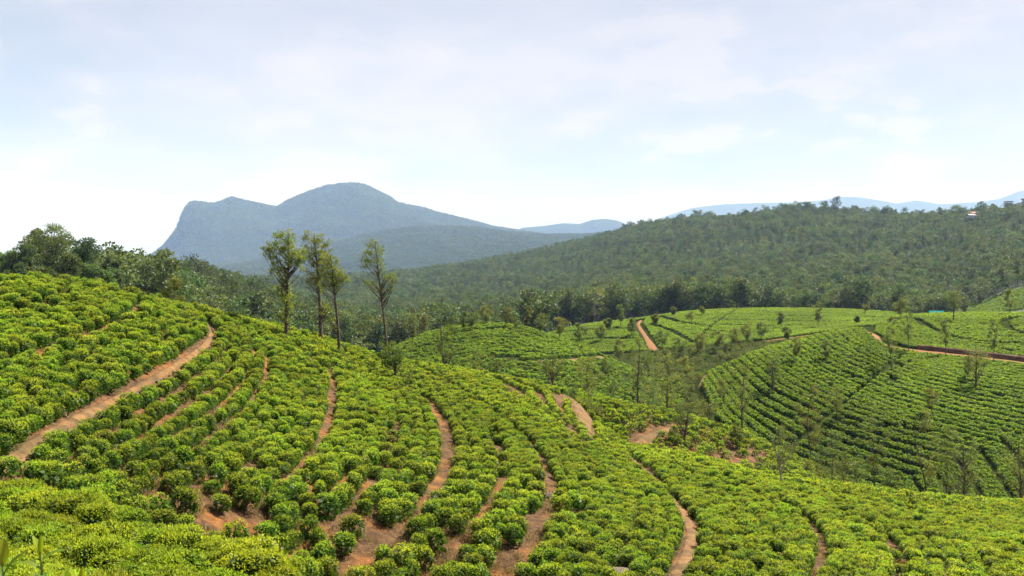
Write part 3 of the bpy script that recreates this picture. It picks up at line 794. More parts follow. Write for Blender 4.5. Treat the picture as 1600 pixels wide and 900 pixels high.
# far field
P3 = rows_between_lines(15, 16, 0.0, 1.15, 830, 1440, 0.95, 0.92, skip=11)
kk = dist_poly(P3, M3PATH)[0] > 2.0
for ln_, w_ in (([(1155,481),(1130,495),(1110,510),(1095,524),(1085,533)], .6), ([(1030,493),(1060,502),(1100,508),(1110,508)], 1.4), ([(1018,505),(1050,516),(1075,530),(1090,536)], 1.2),
            ([(1115,489),(1200,492),(1300,494),(1390,495)], 1.2), ([(1115,498),(1200,500),(1300,502),(1380,500)], 1.2), ([(1130,507),(1200,508),(1300,508)], 1.3), ([(1110,516),(1160,519),(1250,516)], 1.2),
            ([(870,520),(920,514),(980,512)], 1.3), ([(880,532),(930,528),(990,528)], 1.3), ([(1080,521),(1120,529),(1150,530)], .5)):
    kk &= dist_poly(P3, guide(ln_, *M3K, 30))[0] > w_
P3 = P3[kk]; add_val(P3, np.clip(rng.normal(1.12, 0.08, len(P3)), 0.8, 1.4), 1.0)
# round hill
P1 = rows_between_lines(11, 13, 0.25, 1.0, 590, 1065, 0.95, 0.78, skip=4)
P1 = np.concatenate([P1, rows_between_lines(13, 14, 0.0, 0.35, 590, 1010, 1.2, 0.9)])
p1x = px_of(P1[:, 0], P1[:, 1]); p1t = py_top(p1x, P1[:, 1])
kk = dist_poly(P1, M1PATH)[0] > 1.2
for ln_ in ([(640,545),(700,532),(760,524),(820,528),(880,538)], [(660,522),(720,513),(790,512),(850,524)], [(690,556),(750,548),(820,548),(880,552)], [(905,545),(914,538),(908,530)]):
    kk &= dist_poly(P1, guide(ln_, 12, 13, 30))[0] > 0.6
kk &= rng.random(len(P1)) > np.clip((p1t - 535) / 30, 0, 1) * 0.38
kk &= ~in_ell(p1x, p1t, (785, 556, 28, 3)) & ~in_ell(p1x, p1t, (925, 585, 7, 6)) & ~in_ell(p1x, p1t, (975, 590, 8, 8))
P1 = P1[kk]; add_val(P1, np.clip(rng.normal(1.05, 0.16, len(P1)), 0.6, 1.4), 1.0)
# shaded slope at the far right edge
P5 = rows_between_lines(17, 18, 0.1, 1.0, 1490, 1800, 2.6, 1.5)
P5 = P5[px_of(P5[:, 0], P5[:, 1]) > 1496 + 0 * P5[:, 0]]
add_val(P5, np.full(len(P5), 1.7), 1.0)
VP, VS = np.concatenate(valP), np.concatenate(valS)

# leave out what the near ground hides
def cull(P, S, h=0.75, margin=25):
    px = px_of(P[:, 0], P[:, 1]); row = HOR - F * (ground_z(P[:, 0], P[:, 1]) + h) / P[:, 1]
    k = ~hidden(px, P[:, 1], row, margin) & (px > -450) & (px < 2050) & (row < 1250)
    return P[k], S[k]
NP_, NS_ = cull(NP_, NS_); VP, VS = cull(VP, VS, margin=10)
print('tea near', len(NP_), 'hedge', len(hedge), 'valley', len(VP))

# ------------------------------------------------------------------ tea bush shapes
def dome_points(n, r, h, z0, lumps, rg, flat=0.86):
    """points and normals on the skin of a cluster of overlapping domes"""
    c = []
    for i in range(lumps):
        a = rg.uniform(0, 2 * math.pi); q = math.sqrt(rg.uniform(0, 1)) * r * 0.62
        c.append((q * math.cos(a), q * math.sin(a), rg.uniform(0.36, 0.52) * r, rg.uniform(flat, 1.0)))
    c = np.array(c)
    P = []; Nn = []; tot = 0
    while tot < n:
        m = n * 3
        k = rg.integers(0, lumps, m)
        u = rg.uniform(-0.75, 1, m); ph = rg.uniform(0, 2 * math.pi, m)
        s = np.sqrt(1 - u * u)
        nn = np.stack([s * np.cos(ph), s * np.sin(ph), u], 1)
        rad = c[k, 2]
        hz = (h - z0) * 0.62
        p = np.stack([c[k, 0] + nn[:, 0] * rad, c[k, 1] + nn[:, 1] * rad, z0 + ((h - z0) - hz) * c[k, 3] + nn[:, 2] * hz * c[k, 3]], 1)
        # drop points inside other lumps
        ins = np.zeros(m, bool)
        for j in range(lumps):
            q = ((p[:, 0] - c[j, 0]) / c[j, 2]) ** 2 + ((p[:, 1] - c[j, 1]) / c[j, 2]) ** 2 + ((p[:, 2] - (z0 + ((h - z0) - hz) * c[j, 3])) / (hz * c[j, 3])) ** 2
            ins |= (q < 0.82) & (k != j)
        ins |= (rg.random(m) > 0.55 + 0.45 * np.clip(nn[:, 2] + 0.5, 0, 1))
        ins |= p[:, 2] < z0 * 0.55
        p, nn = p[~ins], nn[~ins]
        P.append(p); Nn.append(nn); tot += len(p)
    return np.concatenate(P)[:n], np.concatenate(Nn)[:n]

def tea_mesh(seed, n, leaf, r=0.46, h=0.72, z0=0.10, lumps=7, material=None, inner=0.35, young=0.45, aspect=0.42, upright=(0.15, 0.8), flat=0.86):
    rg = np.random.default_rng(seed)
    P, Nn = dome_points(n, r, h, z0, lumps, rg, flat)
    # some leaves deeper inside so that gaps show foliage
    k = rg.random(n) < inner
    P[k] = P[k] * np.array([1, 1, 1]) - Nn[k] * rg.uniform(0.03, 0.12, (k.sum(), 1))
    P += rg.normal(size=P.shape) * 0.012
    V, Fc = leaves(P, unit(Nn + np.array([0, 0, 0.35])), leaf, aspect, upright, rg)
    tone = rg.normal(0.28, 0.11, n)  # mature leaves are darker; tone lowered further to put shade into the gaps
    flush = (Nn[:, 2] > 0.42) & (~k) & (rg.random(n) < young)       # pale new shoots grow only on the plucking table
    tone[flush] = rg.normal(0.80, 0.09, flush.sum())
    tone[k] -= 0.2  # deeper leaves darkened: shade inside the bush painted into their tone
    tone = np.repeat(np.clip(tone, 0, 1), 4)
    # broad old leaves added inside close the bush; their dark tone shades its gaps
    m = max(24, n // 9)
    Pi, Ni = dome_points(m, r * 0.80, h - 0.12, z0, lumps, rg, flat)
    V2, F2 = leaves(Pi - Ni * 0.05, Ni, 0.42 * r, 0.75, (0.0, 0.25), rg)
    V, Fc = np.concatenate([V, V2]), np.concatenate([Fc, F2 + len(V)])
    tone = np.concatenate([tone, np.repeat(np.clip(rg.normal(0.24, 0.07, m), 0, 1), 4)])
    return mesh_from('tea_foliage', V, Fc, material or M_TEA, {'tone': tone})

def stem_mesh(seed, n=6, r=0.3, h=0.42):
    rg = np.random.default_rng(seed); parts = []
    for i in range(n):
        a = rg.uniform(0, 2 * math.pi); q = r * rg.uniform(0.4, 1.0)
        e = np.array([q * math.cos(a), q * math.sin(a), h * rg.uniform(0.85, 1.15)])
        m = e * np.array([0.35, 0.35, 0.5]) + rg.normal(size=3) * 0.02
        parts.append(tube([np.array([0, 0, -0.12]) + rg.normal(size=3) * 0.02, m, e], [0.026, 0.018, 0.009], 5))
    V, Fc = cat(parts)
    return mesh_from('tea_stem', V, Fc, M_STEM, smooth=True)

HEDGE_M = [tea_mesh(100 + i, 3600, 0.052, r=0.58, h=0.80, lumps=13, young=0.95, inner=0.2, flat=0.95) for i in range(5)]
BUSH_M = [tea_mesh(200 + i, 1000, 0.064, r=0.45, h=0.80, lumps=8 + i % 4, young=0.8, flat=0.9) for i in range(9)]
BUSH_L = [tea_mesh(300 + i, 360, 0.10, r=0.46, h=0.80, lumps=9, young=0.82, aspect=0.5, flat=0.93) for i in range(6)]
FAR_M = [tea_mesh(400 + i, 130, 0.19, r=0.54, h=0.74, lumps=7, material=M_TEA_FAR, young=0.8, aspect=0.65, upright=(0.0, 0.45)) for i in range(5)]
STEM_M = [stem_mesh(500 + i) for i in range(4)]

# ------------------------------------------------------------------ scattering what nobody could count
PROTO = bpy.data.collections.new('prototypes')          # not linked to the scene: only a store of shapes
def proto(name, me):
    o = bpy.data.objects.new(name, me); PROTO.objects.link(o); return o

def scatter(name, P3, rot, scl, var, protos, **props):
    me = bpy.data.meshes.new(name)
    n = len(P3)
    me.vertices.add(n); me.vertices.foreach_set('co', np.asarray(P3, np.float32).ravel())
    a = me.attributes.new('rot', 'FLOAT_VECTOR', 'POINT'); a.data.foreach_set('vector', np.asarray(rot, np.float32).ravel())
    a = me.attributes.new('scl', 'FLOAT_VECTOR', 'POINT'); a.data.foreach_set('vector', np.asarray(scl, np.float32).ravel())
    a = me.attributes.new('var', 'INT', 'POINT'); a.data.foreach_set('value', np.asarray(var, np.int32))
    me.update()
    g = bpy.data.node_groups.new(name + '_scatter', 'GeometryNodeTree')
    g.interface.new_socket('Geometry', in_out='INPUT', socket_type='NodeSocketGeometry')
    g.interface.new_socket('Geometry', in_out='OUTPUT', socket_type='NodeSocketGeometry')
    gi = g.nodes.new('NodeGroupInput'); go = g.nodes.new('NodeGroupOutput')
    iop = g.nodes.new('GeometryNodeInstanceOnPoints'); iop.inputs['Pick Instance'].default_value = True
    jn = g.nodes.new('GeometryNodeJoinGeometry')
    for p in protos:
        oi = g.nodes.new('GeometryNodeObjectInfo'); oi.inputs['Object'].default_value = p
        oi.inputs['As Instance'].default_value = True
        g.links.new(oi.outputs['Geometry'], jn.inputs[0])
    def na(nm, ty):
        x = g.nodes.new('GeometryNodeInputNamedAttribute'); x.data_type = ty; x.inputs['Name'].default_value = nm
        return x.outputs['Attribute']
    g.links.new(gi.outputs[0], iop.inputs['Points']); g.links.new(jn.outputs[0], iop.inputs['Instance'])
    g.links.new(na('var', 'INT'), iop.inputs['Instance Index'])
    e2r = g.nodes.new('FunctionNodeEulerToRotation'); g.links.new(na('rot', 'FLOAT_VECTOR'), e2r.inputs[0]); g.links.new(e2r.outputs[0], iop.inputs['Rotation'])
    g.links.new(na('scl', 'FLOAT_VECTOR'), iop.inputs['Scale'])
    g.links.new(iop.outputs[0], go.inputs[0])
    o = obj(name, me, kind='stuff', **props)
    md = o.modifiers.new('scatter', 'NODES'); md.node_group = g
    return o

def tilt(P, k=0.5):
    """bushes lean a little with the slope"""
    e = 0.4
    gx = (ground_z(P[:, 0] + e, P[:, 1]) - ground_z(P[:, 0] - e, P[:, 1])) / (2 * e)
    gy = (ground_z(P[:, 0], P[:, 1] + e) - ground_z(P[:, 0], P[:, 1] - e)) / (2 * e)
    return np.arctan(gy) * k, -np.arctan(gx) * k

def z_at(P):
    return ground_z(P[:, 0], P[:, 1]) - 0.03

# the bushes that show largest become things of their own
GRP = 'tea bushes near the viewpoint'
allP = np.concatenate([hedge, NP_]); allS = np.concatenate([hedgeS, NS_]); isH = np.arange(len(allP)) < len(hedge)
apx = px_of(allP[:, 0], allP[:, 1]); adep = allP[:, 1]
arow = HOR - F * (ground_z(allP[:, 0], adep) + 0.75) / adep
inview = (apx > -20) & (apx < 1620) & (arow < 905) & ~hidden(apx, adep, arow, 4, 0.06)
order = np.argsort(np.where(inview, adep / allS, 1e9))
N_THINGS = 290
chosen = order[:N_THINGS][np.where(inview, adep, 1e9)[order[:N_THINGS]] < 1e8]
is_thing = np.zeros(len(allP), bool); is_thing[chosen] = True
tx, ty = tilt(allP)
az = z_at(allP)
LONE = [((283, 776), 'round tea bush standing alone on bare orange soil in the hollow'), ((553, 820), 'small lone tea bush on the orange bank, dark earth beneath it'),
        ((200, 755), 'tea bush at the corner of the hollow just above the front hedge'), ((92, 685), 'broad tea bush beside the bend of the footpath')]
lone_of = {}
for (lx, ly), lab in LONE:
    j = chosen[np.argmin((apx[chosen] - lx) ** 2 + (arow[chosen] + 12 - ly) ** 2)]
    lone_of[int(j)] = lab
up_d = dist_poly(allP, UPPER_PATH)[0]; lo_d = dist_poly(allP, LOWER_PATH)[0]
for j in chosen:
    j = int(j)
    me = HEDGE_M[j % 5] if isH[j] else BUSH_M[j % 9]
    x, y = allP[j]
    sx = allS[j] * (1 + 0.12 * math.sin(j * 3.1)); sz = allS[j] * (1 + 0.10 * math.sin(j * 1.7))
    if j in lone_of: lab, grp = lone_of[j], 'lone bushes of the hollow'
    elif isH[j]: lab, grp = 'dense yellow green tea bush in the hedge rows of the front bank', 'bushes of the front hedge'
    elif up_d[j] < 1.9: lab, grp = 'tea bush at the edge of the stone lined footpath', 'bushes lining the upper footpath'
    elif lo_d[j] < 1.7: lab, grp = 'tea bush at the edge of the winding lower path', 'bushes lining the lower footpath'
    elif apx[j] > 1085: lab, grp = 'tea bush on the slope right of the winding lower path', 'bushes right of the lower path'
    elif apx[j] < 420: lab, grp = 'tea bush in the hollow behind the front hedge', 'bushes behind the front hedge'
    else: lab, grp = 'tea bush among bare earth strips in the middle of the near slope', 'bushes in the middle of the near slope'
    o = obj('tea_bush', me, loc=(x, y, az[j]), scale=(sx, allS[j], sz), label=lab, category='tea bush', group=grp)
    o.rotation_euler = (tx[j], ty[j], j * 2.399)
    st = obj('stem', STEM_M[j % 4], parent=o)
rest = ~is_thing
def scat_bush(name, sel, meshes, label, P=allP, S=allS, z=None):
    n = int(sel.sum())
    a, b = tilt(P[sel])
    rot = np.stack([a, b, rng.uniform(0, 6.28, n)], 1)
    sc = S[sel][:, None] * rng.uniform(0.88, 1.14, (n, 3))
    zz = z_at(P[sel])
    scatter(name, np.stack([P[sel, 0], P[sel, 1], zz], 1), rot, sc, rng.integers(0, len(meshes), n), [proto(name + '_shape', m) for m in meshes], label=label, category='tea bushes')
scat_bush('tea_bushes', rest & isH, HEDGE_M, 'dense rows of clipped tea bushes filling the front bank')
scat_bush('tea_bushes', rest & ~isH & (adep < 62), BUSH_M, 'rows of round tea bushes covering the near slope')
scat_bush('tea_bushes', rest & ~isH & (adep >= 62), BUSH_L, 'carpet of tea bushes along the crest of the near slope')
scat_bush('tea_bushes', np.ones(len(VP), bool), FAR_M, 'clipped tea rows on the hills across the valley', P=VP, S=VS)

# ------------------------------------------------------------------ trees
def tree_meshes(seed, H, clumps, trunk_r, leaf, per, bark, leafmat, lean=(0, 0), wob=0.02, sides=6, tone=0.5, aspect=0.45, split=None, limb=0.35, droop=0.0, fill=0.5, twig=1.0):
    """clumps: (x, y, z, rx, rz) in metres; returns trunk and crown meshes"""
    rg = np.random.default_rng(seed); parts = []
    nseg = 9
    t = np.linspace(0, 1, nseg)
    top = max(c[2] for c in clumps)
    hgt = min(H * 0.97, top)
    base = np.stack([lean[0] * t ** 1.3 + wob * H * np.sin(t * 5 + seed) * t, lean[1] * t ** 1.3 + wob * H * np.cos(t * 4 + seed * 2) * t, t * hgt - 0.25 * (1 - t)], 1)
    rad = trunk_r * (1 - 0.88 * t) + 0.006; rad[0] *= 1.35
    parts.append(tube(base, rad, sides))
    V = []; Nn = []; T = []
    for c in clumps:
        c = np.array(c, float)
        # limb from the stem to the clump
        att = np.clip(c[2] - np.linalg.norm(c[:2] - np.array([np.interp(c[2], base[:, 2], base[:, 0]), np.interp(c[2], base[:, 2], base[:, 1])])) * rg.uniform(0.8, 1.5) - c[4] * 0.3, 0.18 * H, hgt * 0.95)
        b = np.array([np.interp(att, base[:, 2], base[:, k]) for k in range(2)] + [att])
        m = (b + c[:3]) / 2 + np.array([0, 0, -0.06 * np.linalg.norm(c[:3] - b)]) + rg.normal(size=3) * 0.04 * np.linalg.norm(c[:3] - b)
        rb = np.interp(att, base[:, 2], rad)
        L = np.linalg.norm(c[:3] - b)
        if L > 0.12:
            parts.append(tube([b, m, c[:3]], [rb * 0.45, rb * limb * 0.7, max(0.005, rb * 0.10)], 4))
        for q in range(3):
            e = c[:3] + rg.normal(size=3) * np.array([c[3], c[3], c[4]]) * 0.55
            parts.append(tube([m * 0.35 + c[:3] * 0.65, e], [max(0.005, rb * 0.12 * twig), 0.003], 3))
        n = max(4, int(per * (c[3] * c[3] * c[4]) ** 0.5 / max(1e-6, np.mean([(k[3] * k[3] * k[4]) ** 0.5 for k in clumps]))))
        d = unit(rg.normal(size=(n, 3)))
        rr = rg.uniform(fill, 1.05, (n, 1)) ** 0.8
        p = c[:3] + d * rr * np.array([c[3], c[3], c[4]])
        V.append(p); Nn.append(unit(d + np.array([0, 0, 0.4 - droop]))); T.append(np.clip(rg.normal(tone + rg.normal() * 0.10, 0.17, n), 0, 1))
    P = np.concatenate(V); Nn = np.concatenate(Nn); T = np.concatenate(T)
    LV, LF = leaves(P, Nn, leaf, aspect, (0.1, 0.9), rg)
    tv, tf = cat(parts)
    return mesh_from('trunk', tv, tf, bark, smooth=True), mesh_from('crown', LV, LF, leafmat, {'tone': np.repeat(T, 4)})

def place_tree(name, loc, meshes, label, cat_='tree', group=None, rotz=0.0, scale=1.0):
    e = obj(name, None, loc=loc, rotz=rotz, scale=scale, label=label, category=cat_)
    if group: e['group'] = group
    obj('trunk', meshes[0], parent=e); obj('crown', meshes[1], parent=e)
    return e

def clumps_slender(rg, H, w, c0=0.35, n=22, gap=0.25):
    out = []
    for i in range(n):
        t = (i + rg.uniform(0, 1)) / n
        z = H * (c0 + (0.98 - c0) * t)
        prof = w * 0.5 * (0.30 + 0.75 * math.sin(math.pi * (0.06 + 0.86 * t ** 1.5)))
        a = rg.uniform(0, 6.28); q = prof * rg.uniform(0.25, 1.0)
        if rg.random() < gap: continue
        s = rg.uniform(0.10, 0.24) * w
        out.append((q * math.cos(a), q * math.sin(a), z, s, s * rg.uniform(0.5, 0.9)))
    out.append((0, 0, H * 0.97, 0.13 * w, 0.12 * w))
    return out
def clumps_round(rg, H, w, c0=0.3, n=26, flat=0.7):
    out = []
    for i in range(n):
        d = rg.normal(size=3); d /= np.linalg.norm(d)
        q = rg.uniform(0.3, 1.0)
        cz = H * (1 + c0) / 2; hz = H * (1 - c0) / 2
        s = rg.uniform(0.13, 0.22) * w
        out.append((d[0] * q * w * 0.5, d[1] * q * w * 0.5, cz + d[2] * q * hz, s, s * flat))
    return out
def clumps_umbrella(rg, H, w, c0=0.45, n=18):
    out = []
    for i in range(n):
        a = rg.uniform(0, 6.28); q = math.sqrt(rg.random()) * w * 0.5
        z = H * (1 - 0.30 * (2 * q / w) ** 1.5 - rg.random() ** 1.6 * (0.9 - c0) * 0.8)
        s = rg.uniform(0.11, 0.2) * w
        out.append((q * math.cos(a), q * math.sin(a), z, s, s * 0.42))
    return out

def at(px, d):
    x = (px - 800) / F * d
    return x, d, float(ground_z(np.array([x]), np.array([d]))[0])

# --- the four tall trees on the crest, crowns laid out clump by clump
def crest_tree(seed, px, row, spec, label, leafmat=M_GREV, trunk_px=8, lean=0, per=50, leaf=0.14):
    d = float(hit(px, row, 4, 8)[0])
    x, y, z = at(px, d); k = d / F
    rg = np.random.default_rng(seed); cl = []
    base_row = HOR - F * z / d
    for cx, cy_, r in spec:
        cl.append(((cx - px) * k, rg.uniform(-1, 1) * 9 * k, (base_row - cy_) * k, r * k * 1.25, r * k * 1.0))
        for q in range(4):
            a = rg.uniform(0, 6.28)
            cl.append(((cx - px + 1.5 * r * math.cos(a)) * k, rg.uniform(-1, 1) * 11 * k, (base_row - cy_ + 1.4 * r * math.sin(a)) * k, r * k * 0.55, r * k * 0.4))
    H = max(c[2] for c in cl)
    ms = tree_meshes(seed, H, cl, trunk_px / 2 * k, leaf, per, M_BARK, leafmat, lean=(lean * k, 0), wob=0.006, sides=8, tone=0.74, aspect=0.36, fill=0.0, twig=0.6)
    place_tree('tall_tree', (x, y, z), ms, label, group='tall slender trees on the crest')
crest_tree(11, 447, 522, [(440,368,8),(448,378,9),(432,382,8),(422,391,7),(418,398,6),(440,392,9),(455,386,8),(462,395,9),(457,402,9),(468,400,7),(430,402,6),(447,403,7),(465,413,7),(430,420,6),(437,424,6),(443,430,5),(447,448,7),(440,455,6),(450,462,7),(446,470,7),(452,480,6),(444,490,5),(450,500,4)],
           'tall tree with a dark leafy stem, first of the row on the crest', trunk_px=7, lean=4)
crest_tree(12, 502, 521, [(478,372,7),(490,375,8),(498,378,8),(505,384,8),(480,385,8),(492,392,9),(505,396,8),(485,400,9),(496,408,9),(487,415,8),(510,408,6),(500,420,7),(488,428,6),(482,440,6),(492,445,6),(497,440,5),(505,480,6),(510,487,5)],
           'tall tree with a full bright crown, second of the row on the crest', trunk_px=7, lean=-10)
crest_tree(13, 531, 545, [(505,402,7),(515,410,8),(512,420,8),(524,420,8),(530,430,8),(520,434,8),(534,438,7),(508,432,6),(515,446,7),(526,445,6),(505,448,6),(536,431,5),(521,500,3),(524,512,3)],
           'slender tree with a low bright crown, third of the row on the crest', trunk_px=6, lean=-14)
crest_tree(14, 606, 549, [(585,379,5),(578,385,6),(590,388,6),(572,393,5),(566,402,5),(580,398,7),(594,398,6),(568,411,5),(583,409,6),(597,408,4),(575,418,4),(590,416,5),(597,421,4),(600,433,5),(610,431,5),(614,437,4),(605,438,4),(578,445,4),(572,440,4),(586,448,4),(598,452,3),(612,450,3)],
           'thin sparse tree standing apart from the row, lower trunk bent', leafmat=M_GREV, trunk_px=5, lean=-20, per=28)
d_ = float(hit(617, 585, 4, 8)[0]); x, y, z = at(617, d_); rg = np.random.default_rng(31)
Hh = 60 / F * d_
place_tree('pollard_tree', (x, y, z), tree_meshes(31, Hh, clumps_round(rg, Hh, 42 / F * d_, 0.32, 26, 0.8), 0.14, 0.13, 150, M_BARK, M_GREV, sides=7, aspect=0.34, fill=0.1, tone=0.42), 'short bushy pollard with a stout trunk on the near slope')
d_ = float(hit(603, 552, 4, 8)[0]); x, y, z = at(603, d_); rg = np.random.default_rng(32); Hh = 46 / F * d_
place_tree('young_tree', (x, y, z), tree_meshes(32, Hh, clumps_round(rg, Hh, 26 / F * d_, 0.2, 16, 0.8), 0.05, 0.12, 110, M_BARK, M_GREV, aspect=0.34, fill=0.1), 'low leafy sapling at the foot of the thin bent tree')
d_ = float(hit(641, 594, 4, 8)[0]); x, y, z = at(641, d_); rg = np.random.default_rng(33); Hh = 44 / F * d_
place_tree('young_tree', (x, y, z), tree_meshes(33, Hh, clumps_slender(rg, Hh, 26 / F * d_, 0.3, 14), 0.03, 0.11, 36, M_BARK, M_DRYLEAF, aspect=0.34, fill=0.0), 'wispy almost leafless sapling beside the pollard')

# --- scattered trees of the valley: column, distance, top row, width in columns, style, label
VT = [
 (700,108,487,42,'b','dark leaning tree in the dip behind the crest'), (738,110,538,34,'s','grey green shrub tree beside the dark leaning tree'),
 (775,112,545,26,'s','small shrub tree just over the crest, between two larger trees'), (862,106,546,48,'b','broad dark tree by the bare patch near the top of the winding path'),
 (893,103,604,22,'s','shrub at the bare earth beside the winding path'), (880,100,600,18,'s','low shrub under the broad dark tree by the winding path'),
 (920,116,560,46,'w','airy tree in the valley left of the tall bare trunk'), (997,118,528,40,'t','tallest bare trunked tree in the middle of the valley'),
 (1042,120,552,42,'t','bare trunked tree right of the tallest valley tree'), (1020,128,590,44,'s','scrubby tree between the two bare trunks'), (958,124,575,34,'s','scrubby low tree at the foot of the round hill'),
 (1068,99,626,48,'b','dark bushy tree on the spur above bare red earth'), (1106,116,612,44,'s','rounded scrub tree on the far side of the spur'), (1160,113,572,46,'t','thin dark trunked tree on the crest of the spur'),
 (1152,104,662,26,'b','small dark tree beside the bare earth of the spur'), (1224,68,664,46,'p','pale crooked trunk with sparse leaves at the edge of the near slope'),
 (1298,100,672,62,'w','straw coloured airy tree behind the near slope'), (1318,104,700,40,'s','grey shrub tree behind the near slope'), (1365,112,655,44,'w','thin pole like tree against the lower hedges'),
 (1338,116,706,44,'s','grey green scrub below the lower hedges'), (1390,116,722,30,'s','dark scrub at the lowest corner of the hedge hill'),
 (1478,118,668,44,'w','pale tree left of the big leafy tree by the trimmed block'), (1506,117,676,66,'g','big pale leafy tree standing before the trimmed block'), (1594,116,672,62,'g','large pale tree cut by the edge of the picture'),
 (1450,122,640,40,'w','see through young tree on the hedge hill slope'), (1270,122,600,46,'w','see through tree low on the hedge hill'),
]
def styled(seed, style, H, w, d):
    rg = np.random.default_rng(seed)
    lf = max(0.12, 2.4 * d / F) if d < 140 else 1.7 * d / F
    if style == 'b': return tree_meshes(seed, H, clumps_round(rg, H, w, 0.25, 24, 0.6), 0.08 + 0.012 * H, lf, 80, M_BARK, M_GREV, lean=(rg.uniform(-.15, .15) * H, 0), tone=0.36, fill=0.0, aspect=0.4)
    if style == 'h': return tree_meshes(seed, H, clumps_round(rg, H, w, 0.25, 14, 0.6), 0.05, lf, 60, M_BARK, M_DRYLEAF, tone=0.62, fill=0.0, aspect=0.4)
    if style == 's': return tree_meshes(seed, H, clumps_round(rg, H, w, 0.12, 18, 0.6), 0.06, lf, 70, M_BARK, M_DRYLEAF, tone=0.5, fill=0.0, aspect=0.4)
    if style == 't': return tree_meshes(seed, H, clumps_slender(rg, H, w, 0.32, 24, 0.1), 0.05 + 0.009 * H, lf, 80, M_BARK, M_DRYLEAF, tone=0.52, fill=0.0, aspect=0.4)
    if style == 'p': return tree_meshes(seed, H, clumps_slender(rg, H, w, 0.42, 26, 0.15), 0.085, lf, 60, M_PALEBARK, M_DRYLEAF, lean=(-0.24 * H, 0), wob=0.03, tone=0.45, fill=0.0, aspect=0.4)
    if style == 'g': return tree_meshes(seed, H, clumps_round(rg, H, w, 0.26, 34, 0.8), 0.09 + 0.012 * H, lf, 80, M_BARK, M_DRYLEAF, tone=0.62, fill=0.0, aspect=0.4)
    if style == 'y': return tree_meshes(seed, H, clumps_round(rg, H, w, 0.38, 26, 0.85), 0.06 + 0.012 * H, lf, 80, M_BARK, M_DRYLEAF, tone=0.70, fill=0.0, aspect=0.45)
    return tree_meshes(seed, H, clumps_slender(rg, H, w, 0.35, 18, 0.0), 0.03 + 0.006 * H, lf, 110, M_BARK, M_DRYLEAF, lean=(rg.uniform(-.12, .12) * H, 0), wob=0.045, tone=0.62, fill=0.0, aspect=0.4)   # w
for i, (px, d, tr, w, st_, lab) in enumerate(VT):
    x, y, z = at(px, d); H = max(1.2, -(tr - HOR) / F * d - z)
    place_tree('shrub_tree' if st_ == 's' else 'valley_tree', (x, y, z - 0.05), styled(700 + i, st_, H, w / F * d, d), lab, group='trees of the near valley')
